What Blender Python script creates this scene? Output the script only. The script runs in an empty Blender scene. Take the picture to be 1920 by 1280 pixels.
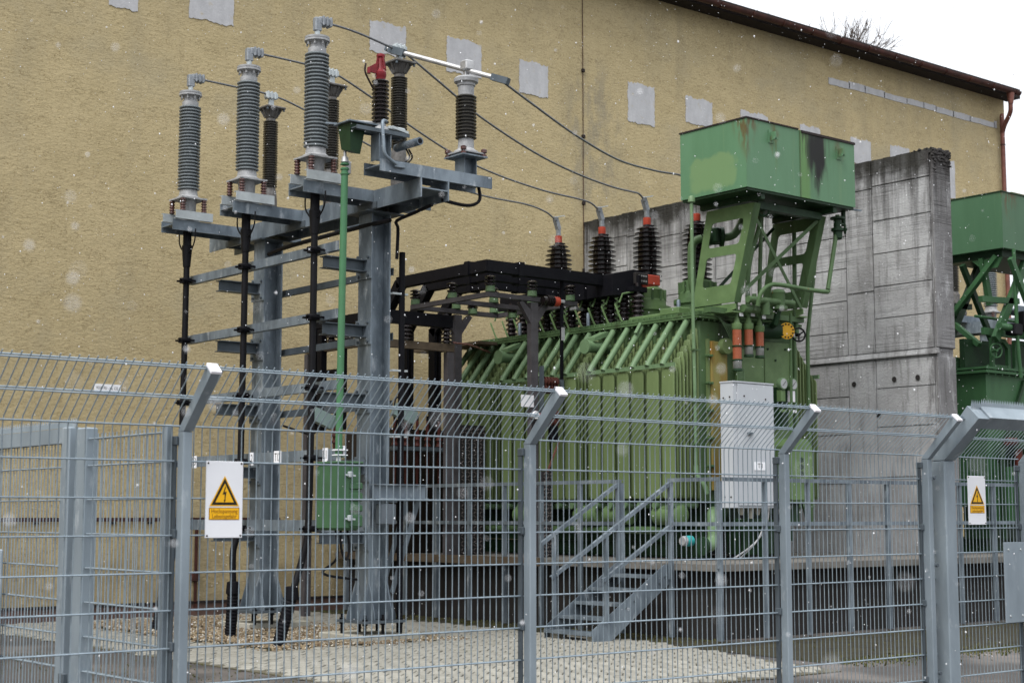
import bpy, math, random
from mathutils import Vector, Matrix
from mathutils.geometry import tessellate_polygon
rnd = random.Random(7)
S = bpy.context.scene
COL = S.collection
PI = math.pi
# ------------------------------------------------------------------ camera, world, sun, exposure
cam_d = bpy.data.cameras.new('camera'); cam = bpy.data.objects.new('camera', cam_d); COL.objects.link(cam)
cam.location = (0, 0, 1.6); cam.rotation_euler = (math.radians(96.308), 0, math.radians(-39.408))
cam_d.sensor_width = 36; cam_d.lens = 55.12; cam_d.clip_start = .05; cam_d.clip_end = 600
cam_d.dof.use_dof = True; cam_d.dof.focus_distance = 15.0; cam_d.dof.aperture_fstop = 4.5
S.camera = cam
SUN_EL, SUN_AZ = math.radians(52), math.radians(252)
w = bpy.data.worlds.new('World'); S.world = w; w.use_nodes = True
wn = w.node_tree.nodes; wl = w.node_tree.links; wn.clear()
sky = wn.new('ShaderNodeTexSky'); sky.sky_type = 'NISHITA'; sky.sun_disc = False
sky.sun_elevation = SUN_EL; sky.sun_rotation = SUN_AZ
mx = wn.new('ShaderNodeMix'); mx.data_type = 'RGBA'; mx.inputs['Factor'].default_value = .86
mx.inputs['B'].default_value = (10.2, 10.4, 10.75, 1)          # thick white cloud veil over the blue
wl.new(sky.outputs[0], mx.inputs['A'])
# an overcast sky is about three times as bright overhead as at the horizon
tcw = wn.new('ShaderNodeTexCoord'); spw = wn.new('ShaderNodeSeparateXYZ'); wl.new(tcw.outputs['Generated'], spw.inputs[0])
mrw = wn.new('ShaderNodeMapRange'); mrw.inputs['From Min'].default_value = 0; mrw.inputs['From Max'].default_value = 1
mrw.inputs['To Min'].default_value = .42; mrw.inputs['To Max'].default_value = 1.26; wl.new(spw.outputs['Z'], mrw.inputs['Value'])
mlw = wn.new('ShaderNodeVectorMath'); mlw.operation = 'SCALE'; wl.new(mx.outputs['Result'], mlw.inputs[0]); wl.new(mrw.outputs[0], mlw.inputs['Scale'])
bg = wn.new('ShaderNodeBackground'); bg.inputs['Strength'].default_value = .1
wl.new(mlw.outputs[0], bg.inputs['Color'])
wo = wn.new('ShaderNodeOutputWorld'); wl.new(bg.outputs[0], wo.inputs['Surface'])
sd = bpy.data.lights.new('sun', 'SUN'); sd.energy = 1.45; sd.angle = math.radians(35); sd.color = (1, .97, .93)
sun = bpy.data.objects.new('sun', sd); COL.objects.link(sun)
sdir = Vector((math.sin(SUN_AZ) * math.cos(SUN_EL), math.cos(SUN_AZ) * math.cos(SUN_EL), math.sin(SUN_EL)))
sun.rotation_euler = sdir.to_track_quat('Z', 'Y').to_euler(); sun.location = (0, -5, 20)
vs = S.view_settings; vs.view_transform = 'Standard'; vs.look = 'None'; vs.exposure = 1.05; vs.gamma = 1; vs.use_curve_mapping = False
S.cycles.max_bounces = 6; S.cycles.diffuse_bounces = 3; S.cycles.glossy_bounces = 2; S.cycles.transmission_bounces = 3
S.cycles.use_denoising = True

# ------------------------------------------------------------------ materials
def mat(name, c1, c2=None, rough=.6, metal=0., scale=4., stretch=(1, 1, 1), lo=.35, hi=.65, bump=0., bscale=80., bstretch=None,
        rand=0., dirt=None, dscale=2., dstretch=(1, 1, .15), dlo=.55, dhi=.75, spec=.22, speck=None, spscale=300., splo=.62):
    m = bpy.data.materials.new(name); m.use_nodes = True
    n = m.node_tree.nodes; l = m.node_tree.links; b = n['Principled BSDF']
    b.inputs['Roughness'].default_value = rough; b.inputs['Metallic'].default_value = metal
    b.inputs['Specular IOR Level'].default_value = spec
    tc = n.new('ShaderNodeTexCoord')
    def mapped(s):
        mp = n.new('ShaderNodeMapping'); mp.inputs['Scale'].default_value = s; l.new(tc.outputs['Object'], mp.inputs['Vector']); return mp.outputs[0]
    def noise(sc, st, det=5., ro=.6):
        t = n.new('ShaderNodeTexNoise'); t.inputs['Scale'].default_value = sc; t.inputs['Detail'].default_value = det; t.inputs['Roughness'].default_value = ro
        l.new(mapped(st), t.inputs['Vector']); return t.outputs[0]
    def ramp(src, a, z):
        r = n.new('ShaderNodeMapRange'); r.inputs['From Min'].default_value = a; r.inputs['From Max'].default_value = z; l.new(src, r.inputs['Value']); return r.outputs[0]
    def mix(f, A, B):
        x = n.new('ShaderNodeMix'); x.data_type = 'RGBA'; l.new(f, x.inputs['Factor'])
        for nm, v in (('A', A), ('B', B)):
            if isinstance(v, tuple): x.inputs[nm].default_value = (*v, 1)
            else: l.new(v, x.inputs[nm])
        return x.outputs['Result']
    c2 = c2 or tuple(v * .8 for v in c1)
    col = mix(ramp(noise(scale, stretch), lo, hi), c1, c2)
    if dirt: col = mix(ramp(noise(dscale, dstretch, 6, .65), dlo, dhi), col, dirt)
    if speck: col = mix(ramp(noise(spscale, (1, 1, 1), 2), splo, splo + .1), col, speck)
    if rand:
        oi = n.new('ShaderNodeObjectInfo'); hs = n.new('ShaderNodeHueSaturation')
        mr = n.new('ShaderNodeMapRange'); mr.inputs['To Min'].default_value = 1 - rand; mr.inputs['To Max'].default_value = 1 + rand
        l.new(oi.outputs['Random'], mr.inputs['Value']); l.new(mr.outputs[0], hs.inputs['Value']); l.new(col, hs.inputs['Color']); col = hs.outputs[0]
    l.new(col, b.inputs['Base Color'])
    if bump:
        bp = n.new('ShaderNodeBump'); bp.inputs['Strength'].default_value = min(1, bump); bp.inputs['Distance'].default_value = .01 * max(1, bump)
        l.new(noise(bscale, bstretch or (1, 1, 1), 4, .65), bp.inputs['Height']); l.new(bp.outputs[0], b.inputs['Normal'])
    m['cfg'] = 1
    return m
M = {}
M['galv'] = mat('galvanised_steel', (.205, .245, .28), (.098, .122, .145), .48, .35, 4, (1, 1, .4), .34, .64, .12, 120, dirt=(.42, .46, .49), dscale=7, dstretch=(1, 1, .35), dlo=.57, dhi=.76, rand=.06)
M['post'] = mat('pale_galvanised_post', (.275, .325, .362), (.19, .228, .258), .5, .3, 3, (1, 1, .35), .32, .66, .12, 120, dirt=(.40, .44, .47), dscale=9, dstretch=(1, 1, .4), dlo=.58, dhi=.78, rand=.05)
M['galvd'] = mat('dull_galvanised_steel', (.11, .132, .152), (.066, .082, .094), .5, .35, 5, (1, 1, .3), .3, .7, .1, 90, dirt=(.2, .22, .25), dlo=.6, dhi=.85, rand=.06)
M['wire'] = mat('galvanised_wire', (.30, .36, .40), (.22, .27, .31), .45, .4, 12, rand=.08)
M['cap'] = mat('pale_cap', (.75, .74, .77), (.66, .65, .68), .6)
M['alu'] = mat('aluminium', (.48, .48, .48), (.34, .34, .34), .38, .6, 10, bump=.1)
M['pale'] = mat('pale_zinc', (.42, .46, .47), (.33, .36, .37), .5, .2, 7)
M['silver'] = mat('weathered_silver_casting', (.36, .365, .37), (.25, .255, .26), .6, .2, 14, bump=.2, bscale=60)
M['castal'] = mat('grey_cast_aluminium', (.27, .29, .31), (.18, .195, .21), .5, .4, 25)
M['cond'] = mat('stranded_conductor', (.17, .175, .18), (.10, .105, .11), .5, .5, 40)
M['darkcast'] = mat('weathered_dark_casting', (.15, .145, .14), (.085, .08, .075), .6, .2, 14, bump=.2, bscale=60)
M['polymer'] = mat('grey_silicone', (.20, .225, .235), (.17, .19, .20), .45, 0, 9, speck=(.3, .32, .33), spscale=130, splo=.74)
M['brownpor'] = mat('brown_porcelain', (.016, .011, .011), (.011, .008, .008), .25, 0, 8, spec=.35)
M['darkpor'] = mat('dark_olive_porcelain', (.042, .040, .034), (.028, .026, .022), .3, 0, 8, spec=.5)
M['redbrown'] = mat('red_brown_porcelain', (.085, .030, .024), (.05, .02, .016), .3, 0, 10, spec=.5)
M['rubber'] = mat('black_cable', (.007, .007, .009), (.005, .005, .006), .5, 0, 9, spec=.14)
M['black'] = mat('black_bar', (.004, .004, .006), (.006, .006, .008), .6, 0, 9, spec=.10)
M['red'] = mat('red_paint', (.20, .018, .024), (.12, .012, .016), .45, 0, 10)
M['orange'] = mat('orange_red_cap', (.38, .055, .03), (.3, .042, .022), .45)
M['fin'] = mat('yellow_green_paint', (.140, .190, .080), (.100, .142, .058), .5, 0, 3, (1, 1, .25), .3, .7, .05, 40, rand=.16, dirt=(.19, .205, .105), dscale=5, dstretch=(1, 1, .12), dlo=.6, dhi=.8, speck=(.10, .065, .025), spscale=22, splo=.72)
M['pipeg'] = mat('green_pipe_paint', (.130, .205, .108), (.10, .165, .083), .42, 0, 5, dirt=(.3, .4, .26), dscale=3, dstretch=(1, 1, 1), dlo=.64, dhi=.82)
M['green'] = mat('machine_green_paint', (.080, .138, .060), (.054, .098, .040), .48, 0, 3, (1, 1, .4), .35, .65, .05, 60, dirt=(.03, .036, .018), dscale=3, dlo=.56, dhi=.78, speck=(.13, .06, .02), spscale=14, splo=.70)
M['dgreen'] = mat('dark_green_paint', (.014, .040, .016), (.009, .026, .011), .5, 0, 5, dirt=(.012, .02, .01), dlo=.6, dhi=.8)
M['poleg'] = mat('leaf_green_paint', (.060, .165, .080), (.052, .143, .070), .42, 0, 4)
M['boxg'] = mat('drive_box_green', (.046, .110, .055), (.038, .09, .045), .5, 0, 4, bump=.1, bscale=150)
M['bright'] = mat('bright_green_paint', (.120, .190, .080), (.09, .148, .06), .45, 0, 4)
M['t2green'] = mat('mid_green_paint', (.042, .112, .046), (.031, .084, .035), .5, 0, 4, (1, 1, .3), .3, .7, dirt=(.10, .06, .02), dscale=3, dlo=.68, dhi=.82)
M['rust'] = mat('rusty_yellow_paint', (.22, .20, .065), (.22, .12, .022), .6, 0, 4, (1, 1, .35), .4, .65, dirt=(.12, .045, .012), dscale=4, dlo=.58, dhi=.7)
M['cabinet'] = mat('cabinet_grey', (.43, .453, .48), (.39, .412, .435), .5, 0, 3, (1, 1, .3))
M['yellow'] = mat('yellow_paint', (.66, .36, .025), (.55, .29, .02), .5)
M['glassor'] = mat('orange_silica_gel', (.29, .085, .04), (.20, .055, .028), .25, 0, 90)
M['glassgrey'] = mat('clear_glass_cup', (.16, .16, .15), (.10, .11, .10), .12, 0, 8, spec=.8)
M['dial'] = mat('dial_face', (.36, .37, .37), (.3, .31, .31), .3)
M['brownsteel'] = mat('grey_brown_steel', (.078, .073, .078), (.055, .051, .055), .6, .1, 6)
M['oldwood'] = mat('brown_weathered_board', (.10, .075, .05), (.06, .046, .032), .8, 0, 6, (1, .2, 1))
M['copper'] = mat('weathered_copper', (.085, .034, .026), (.045, .022, .019), .45, .3, 5, (1, 1, 1), dirt=(.17, .062, .042), dlo=.6, dhi=.8)
M['copperp'] = mat('red_copper_pipe', (.22, .095, .075), (.14, .06, .047), .45, .25, 6)
M['roof'] = mat('dark_roof', (.03, .022, .02), (.02, .016, .015), .8)
M['facade'] = mat('ochre_roughcast', (.455, .372, .215), (.395, .322, .182), .93, 0, .8, (1, 1, 1.5), .3, .7, 1.5, 11, (1, 1, 2.0), dirt=(.31, .265, .17), dscale=.7, dstretch=(1, 1, .35), dlo=.52, dhi=.8, spec=.15, speck=(.29, .225, .115), spscale=26, splo=.58)
def scars(m, sc, st, width, col, amt, gate=.5):      # thin winding scars in a coat of render
    n = m.node_tree.nodes; l = m.node_tree.links; b = n['Principled BSDF']; src = b.inputs['Base Color'].links[0].from_socket
    tc = n.new('ShaderNodeTexCoord'); mp = n.new('ShaderNodeMapping'); mp.inputs['Scale'].default_value = st; l.new(tc.outputs['Object'], mp.inputs['Vector'])
    def noise(s_, d, ro):
        t = n.new('ShaderNodeTexNoise'); t.inputs['Scale'].default_value = s_; t.inputs['Detail'].default_value = d; t.inputs['Roughness'].default_value = ro; l.new(mp.outputs[0], t.inputs['Vector']); return t.outputs[0]
    def mth(op, a, c):
        x = n.new('ShaderNodeMath'); x.operation = op; l.new(a, x.inputs[0])
        if isinstance(c, (int, float)): x.inputs[1].default_value = c
        else: l.new(c, x.inputs[1])
        return x.outputs[0]
    def rng(s_, a, z):
        r = n.new('ShaderNodeMapRange'); r.inputs['From Min'].default_value = a; r.inputs['From Max'].default_value = z; l.new(s_, r.inputs['Value']); return r.outputs[0]
    ridge = rng(mth('ABSOLUTE', mth('SUBTRACT', noise(sc, 4, .62), .5), 0), width, 0)
    f = mth('MULTIPLY', mth('MULTIPLY', ridge, rng(noise(sc * .35, 3, .6), gate, gate + .14)), amt)
    x = n.new('ShaderNodeMix'); x.data_type = 'RGBA'; l.new(f, x.inputs['Factor']); l.new(src, x.inputs['A']); x.inputs['B'].default_value = (*col, 1); l.new(x.outputs['Result'], b.inputs['Base Color'])
scars(M['facade'], 5.5, (1, 1, 2.3), .022, (.17, .13, .065), .75, .46)
scars(M['facade'], 13, (1, 1, 1.9), .03, (.22, .17, .09), .6, .44)
def wall_stains(m):     # damp foot, grey bloom round the old bracket beside the joint
    n = m.node_tree.nodes; l = m.node_tree.links; b = n['Principled BSDF']; src = b.inputs['Base Color'].links[0].from_socket
    g = n.new('ShaderNodeNewGeometry'); sep = n.new('ShaderNodeSeparateXYZ'); l.new(g.outputs['Position'], sep.inputs[0])
    def mth(op, *a):
        x = n.new('ShaderNodeMath'); x.operation = op
        for i, v in enumerate(a):
            if isinstance(v, (int, float)): x.inputs[i].default_value = v
            else: l.new(v, x.inputs[i])
        return x.outputs[0]
    def noise(s_, st):
        mp = n.new('ShaderNodeMapping'); mp.inputs['Scale'].default_value = st; l.new(g.outputs['Position'], mp.inputs['Vector'])
        t = n.new('ShaderNodeTexNoise'); t.inputs['Scale'].default_value = s_; t.inputs['Detail'].default_value = 6; t.inputs['Roughness'].default_value = .65; l.new(mp.outputs[0], t.inputs['Vector']); return t.outputs[0]
    def rng(s_, a, z, c=0., d=1.):
        r = n.new('ShaderNodeMapRange'); r.interpolation_type = 'SMOOTHSTEP'; r.inputs['From Min'].default_value = a; r.inputs['From Max'].default_value = z
        r.inputs['To Min'].default_value = c; r.inputs['To Max'].default_value = d; l.new(s_, r.inputs['Value']); return r.outputs[0]
    def mix(f, A, B):
        x = n.new('ShaderNodeMix'); x.data_type = 'RGBA'; l.new(f, x.inputs['Factor']); l.new(A, x.inputs['A']); x.inputs['B'].default_value = (*B, 1); return x.outputs['Result']
    X, Y, Z = sep.outputs
    foot = rng(mth('ADD', Z, rng(noise(1.2, (1, 1, .6)), .3, .7, -.7, .7)), 1.1, .1)
    col = mix(mth('MULTIPLY', foot, .55), src, (.17, .135, .08))
    d = mth('ADD', mth('POWER', mth('ABSOLUTE', mth('DIVIDE', mth('SUBTRACT', X, 20.85), .95)), 2.), mth('POWER', mth('ABSOLUTE', mth('DIVIDE', mth('SUBTRACT', Z, 9.1), 1.9)), 2.))
    f = mth('MULTIPLY', rng(d, 1.1, .1), rng(noise(3.2, (1, 1, .45)), .40, .62))
    col = mix(mth('MULTIPLY', f, .6), col, (.22, .20, .155))
    up = mth('MULTIPLY', rng(noise(1.1, (1, 1, .10)), .50, .72), rng(Z, 7.5, 12.3))
    col = mix(mth('MULTIPLY', up, .38), col, (.24, .21, .145))
    blot = rng(noise(.32, (1, 1, 1.3)), .52, .68)
    col = mix(mth('MULTIPLY', blot, .30), col, (.30, .275, .20))
    l.new(col, b.inputs['Base Color'])
wall_stains(M['facade'])
M['patch'] = mat('grey_filler', (.47, .47, .48), (.36, .36, .37), .9, 0, 5, (1, 1, .5), .3, .75, bump=.5, bscale=18, spec=.15, dirt=(.40, .35, .25), dscale=6, dstretch=(1, 1, 1), dlo=.60, dhi=.75)
M['plinth'] = mat('red_plinth', (.13, .075, .06), (.08, .055, .045), .85, 0, 5)
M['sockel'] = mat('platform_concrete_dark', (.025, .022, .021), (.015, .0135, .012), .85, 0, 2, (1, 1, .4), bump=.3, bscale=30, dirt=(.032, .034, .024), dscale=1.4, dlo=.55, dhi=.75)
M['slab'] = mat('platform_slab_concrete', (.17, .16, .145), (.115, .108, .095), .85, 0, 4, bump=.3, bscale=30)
M['pad'] = mat('footing_concrete', (.40, .385, .33), (.30, .285, .23), .88, 0, 3, bump=.4, bscale=40)
M['paver'] = mat('pale_paver', (.265, .256, .222), (.20, .192, .163), .9, 0, 9, bump=.5, bscale=60, rand=.13, spec=.2, dirt=(.165, .155, .118), dscale=2, dstretch=(1, 1, 1), dlo=.55, dhi=.75)
M['joint'] = mat('joint_sand', (.075, .068, .046), (.10, .09, .06), .95, 0, 8)
M['gravel'] = mat('river_gravel', (.23, .18, .11), (.09, .06, .036), .85, 0, 14, lo=.4, hi=.6, spec=.2, speck=(.42, .4, .35), spscale=20, splo=.55)
M['asphalt'] = mat('wet_asphalt', (.062, .055, .050), (.042, .039, .036), .75, 0, .6, bump=.6, bscale=120, dirt=(.15, .132, .118), dscale=.35, dstretch=(1, 1, 1), dlo=.5, dhi=.65, speck=(.15, .14, .13), spscale=110, splo=.6)
M['soil'] = mat('mossy_soil', (.018, .015, .010), (.034, .031, .013), .95, 0, 3, bump=1.0, bscale=50, speck=(.11, .10, .06), spscale=60, splo=.64)
M['moss'] = mat('moss_green', (.06, .07, .018), (.11, .10, .035), .9, 0, 7)
M['white'] = mat('white_sign', (.80, .81, .84), (.76, .77, .8), .4)
M['sigy'] = mat('sign_yellow', (.86, .46, .01), (.8, .42, .01), .45)
M['sigk'] = mat('sign_black', (.02, .016, .01), (.02, .016, .01), .5)
M['sigb'] = mat('sign_brown_print', (.30, .14, .01), (.26, .12, .01), .5)
M['teal'] = mat('teal_plastic', (.03, .30, .30), (.03, .25, .25), .4)
M['flood'] = mat('pale_teal_lamp_body', (.20, .27, .26), (.16, .22, .21), .5)
M['redcable'] = mat('red_heatshrink', (.075, .016, .011), (.05, .012, .009), .5)
M['perf'] = mat('perforated_dark_plate', (.040, .037, .038), (.03, .028, .028), .55, .3)
M['perfl'] = mat('pressed_bright_rim', (.22, .19, .18), (.15, .13, .125), .5, .4)
M['bark'] = mat('bark', (.10, .08, .07), (.07, .058, .05), .9)
M['snow'] = mat('snow', (.85, .86, .88), (.55, .56, .58), .9)
M['housing'] = mat('brown_render', (.022, .016, .011), (.015, .011, .008), .8, 0, 3)

def wall_mat():   # board-marked concrete, algae hanging from the crest
    m = bpy.data.materials.new('board_marked_concrete'); m.use_nodes = True
    n = m.node_tree.nodes; l = m.node_tree.links; b = n['Principled BSDF']; b.inputs['Roughness'].default_value = .88; b.inputs['Specular IOR Level'].default_value = .2
    g = n.new('ShaderNodeNewGeometry'); sep = n.new('ShaderNodeSeparateXYZ'); l.new(g.outputs['Position'], sep.inputs[0])
    def noise(sc, st, det=6., ro=.6):
        mp = n.new('ShaderNodeMapping'); mp.inputs['Scale'].default_value = st; l.new(g.outputs['Position'], mp.inputs['Vector'])
        t = n.new('ShaderNodeTexNoise'); t.inputs['Scale'].default_value = sc; t.inputs['Detail'].default_value = det; t.inputs['Roughness'].default_value = ro
        l.new(mp.outputs[0], t.inputs['Vector']); return t.outputs[0]
    def rng(src, a, z, c=0., d=1.):
        r = n.new('ShaderNodeMapRange'); r.inputs['From Min'].default_value = a; r.inputs['From Max'].default_value = z
        r.inputs['To Min'].default_value = c; r.inputs['To Max'].default_value = d; l.new(src, r.inputs['Value']); return r.outputs[0]
    def mth(op, a, c):
        x = n.new('ShaderNodeMath'); x.operation = op
        for i, v in enumerate((a, c)):
            if isinstance(v, (int, float)): x.inputs[i].default_value = v
            else: l.new(v, x.inputs[i])
        return x.outputs[0]
    def mix(f, A, B):
        x = n.new('ShaderNodeMix'); x.data_type = 'RGBA'; l.new(f, x.inputs['Factor'])
        for nm, v in (('A', A), ('B', B)):
            if isinstance(v, tuple): x.inputs[nm].default_value = (*v, 1)
            else: l.new(v, x.inputs[nm])
        return x.outputs['Result']
    col = mix(rng(noise(1.6, (1, 1, 1)), .35, .65), (.40, .402, .405), (.29, .29, .29))
    low = rng(sep.outputs['Z'], 3.9, 4.2)                                  # upper lift cast in narrow boards, lower one in smooth panels
    boards = mth('MULTIPLY', rng(noise(3, (.09, .09, 9), 5, .78), .50, .66), low)
    col = mix(rng(noise(.9, (1, 1, .8), 6, .7), .48, .68, 0, .6), col, (.17, .167, .167))
    boards = mth('MULTIPLY', boards, rng(noise(1.3, (1, .6, 1.4), 4), .42, .6, .15, 1.))
    col = mix(mth('MULTIPLY', boards, .45), col, (.10, .097, .095))
    col = mix(rng(noise(9, (1, 1, .12), 5), .52, .70, 0, .7), col, (.13, .127, .124))
    dirt = rng(mth('ADD', sep.outputs['Z'], rng(noise(5, (1, 1, .06), 5, .7), .25, .75, -1.7, 1.3)), 6.0, 7.9)
    col = mix(dirt, col, (.020, .018, .017))
    crest = rng(mth('ADD', sep.outputs['Z'], rng(noise(2.5, (1, 1, .8), 5), .3, .7, -.25, .25)), 6.95, 7.25)
    col = mix(mth('MULTIPLY', crest, .85), col, (.016, .015, .011))
    front = rng(mth('ADD', sep.outputs['Y'], rng(noise(6, (1, 1, .25), 5, .7), .3, .7, -.18, .18)), 14.72, 14.6)
    col = mix(mth('MULTIPLY', front, .55), col, (.05, .045, .045))
    col = mix(rng(noise(14, (1, 1, 1), 3), .70, .76, 0, .7), col, (.05, .05, .045))
    col = mix(rng(noise(.9, (1, 1, 1.6), 4), .68, .75, 0, .45), col, (.24, .13, .05))
    l.new(col, b.inputs['Base Color'])
    bp = n.new('ShaderNodeBump'); bp.inputs['Strength'].default_value = .7; bp.inputs['Distance'].default_value = .02
    l.new(mth('ADD', mth('MULTIPLY', boards, -1.), noise(30, (1, 1, 1), 4)), bp.inputs['Height']); l.new(bp.outputs[0], b.inputs['Normal'])
    return m
M['fire'] = wall_mat()

def tank_mat(name, base, base2, pale, stain):   # conservator paint with a pale repaint, rust at the lid and one black run
    m = mat(name, base, base2, .42, 0, 2.5, (1, 1, .2), .3, .7, dirt=pale, dscale=7, dstretch=(1, 1, .06), dlo=.58, dhi=.85)
    n = m.node_tree.nodes; l = m.node_tree.links; b = n['Principled BSDF']; src = b.inputs['Base Color'].links[0].from_socket
    g = n.new('ShaderNodeNewGeometry'); sep = n.new('ShaderNodeSeparateXYZ'); l.new(g.outputs['Position'], sep.inputs[0])
    def noise(sc, st):
        mp = n.new('ShaderNodeMapping'); mp.inputs['Scale'].default_value = st; l.new(g.outputs['Position'], mp.inputs['Vector'])
        t = n.new('ShaderNodeTexNoise'); t.inputs['Scale'].default_value = sc; t.inputs['Detail'].default_value = 5; l.new(mp.outputs[0], t.inputs['Vector']); return t.outputs[0]
    def mth(op, *a):
        x = n.new('ShaderNodeMath'); x.operation = op
        for i, v in enumerate(a):
            if isinstance(v, (int, float)): x.inputs[i].default_value = v
            else: l.new(v, x.inputs[i])
        return x.outputs[0]
    def rng(s, a, z, c=0., d=1.):
        r = n.new('ShaderNodeMapRange'); r.interpolation_type = 'SMOOTHSTEP'; r.inputs['From Min'].default_value = a; r.inputs['From Max'].default_value = z
        r.inputs['To Min'].default_value = c; r.inputs['To Max'].default_value = d; l.new(s, r.inputs['Value']); return r.outputs[0]
    def mix(f, A, B):
        x = n.new('ShaderNodeMix'); x.data_type = 'RGBA'; l.new(f, x.inputs['Factor']); l.new(A, x.inputs['A']); x.inputs['B'].default_value = (*B, 1); return x.outputs['Result']
    X, Y, Z = sep.outputs
    col = src
    for kind, p in stain:
        if kind == 'patch':        # rounded repaint on the -X side
            y, z, ry, rz, c = p
            d = mth('ADD', mth('POWER', mth('ABSOLUTE', mth('DIVIDE', mth('SUBTRACT', Y, y), ry)), 3.), mth('POWER', mth('ABSOLUTE', mth('DIVIDE', mth('SUBTRACT', Z, z), rz)), 3.))
            d = mth('ADD', d, rng(noise(4, (1, 1, 1)),   .3, .7, -.5, .5))
            on = mth('LESS_THAN', X, 16.365)
            col = mix(mth('MULTIPLY', mth('MULTIPLY', rng(d, 1.5, .6), on), .75), col, c)
        if kind == 'band':         # vertical band on the -Y side between two x values
            x0, x1, c, a = p
            col = mix(mth('MULTIPLY', mth('MULTIPLY', rng(X, x0 - .01, x0 + .01), rng(X, x1 + .04, x1 - .04)), a), col, c)
        if kind == 'run':          # run of dirt hanging from height z
            x, wd, z0, z1, c, a = p
            dx = mth('ABSOLUTE', mth('SUBTRACT', mth('ADD', X, rng(noise(9, (1, 1, .12)), .3, .7, -.09, .09)), x))
            f = mth('MULTIPLY', rng(dx, wd, wd * .25), rng(mth('ADD', Z, rng(noise(7, (1, 1, .2)), .3, .7, -.22, .22)), z1, z0))
            f = mth('MULTIPLY', mth('POWER', f, .5), mth('LESS_THAN', Y, 14.70))
            col = mix(mth('MULTIPLY', f, a), col, c)
        if kind == 'corner':
            x, y, z, r, c, a = p
            d = mth('ADD', mth('ADD', mth('ABSOLUTE', mth('SUBTRACT', X, x)), mth('ABSOLUTE', mth('SUBTRACT', Y, y))), mth('MULTIPLY', mth('ABSOLUTE', mth('SUBTRACT', Z, z)), .5))
            f = mth('MULTIPLY', rng(d, r, r * .3), rng(noise(14, (1, 1, .25)), .4, .6))
            col = mix(mth('MULTIPLY', f, a), col, c)
    l.new(col, b.inputs['Base Color'])
    return m
M['cons'] = tank_mat('conservator_green_paint', (.098, .200, .112), (.080, .170, .090), (.13, .215, .11),
    [('patch', (15.36, 6.50, .44, .26, (.15, .235, .105))), ('band', (17.52, 17.73, (.10, .20, .06), .8)), ('run', (17.90, .32, 7.0, 6.3, (.04, .05, .03), .6)), ('run', (17.92, .24, 6.74, 6.46, (.004, .004, .003), 1.0)),
     ('run', (17.64, .05, 7.1, 6.8, (.02, .02, .012), .7)), ('run', (18.06, .06, 7.1, 6.7, (.03, .035, .02), .7)), ('run', (16.95, .06, 7.0, 6.35, (.09, .15, .05), .6)),
     ('corner', (16.36, 14.69, 7.15, .36, (.10, .05, .015), .8)), ('corner', (16.92, 14.69, 7.05, .2, (.09, .05, .015), .6)), ('corner', (18.40, 14.69, 7.0, .2, (.09, .05, .02), .5))])
M['cons2'] = tank_mat('second_conservator_green', (.062, .132, .072), (.050, .110, .058), (.078, .148, .078), [('corner', (23.3, 14.98, 7.1, .4, (.09, .045, .015), .8))])

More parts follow.
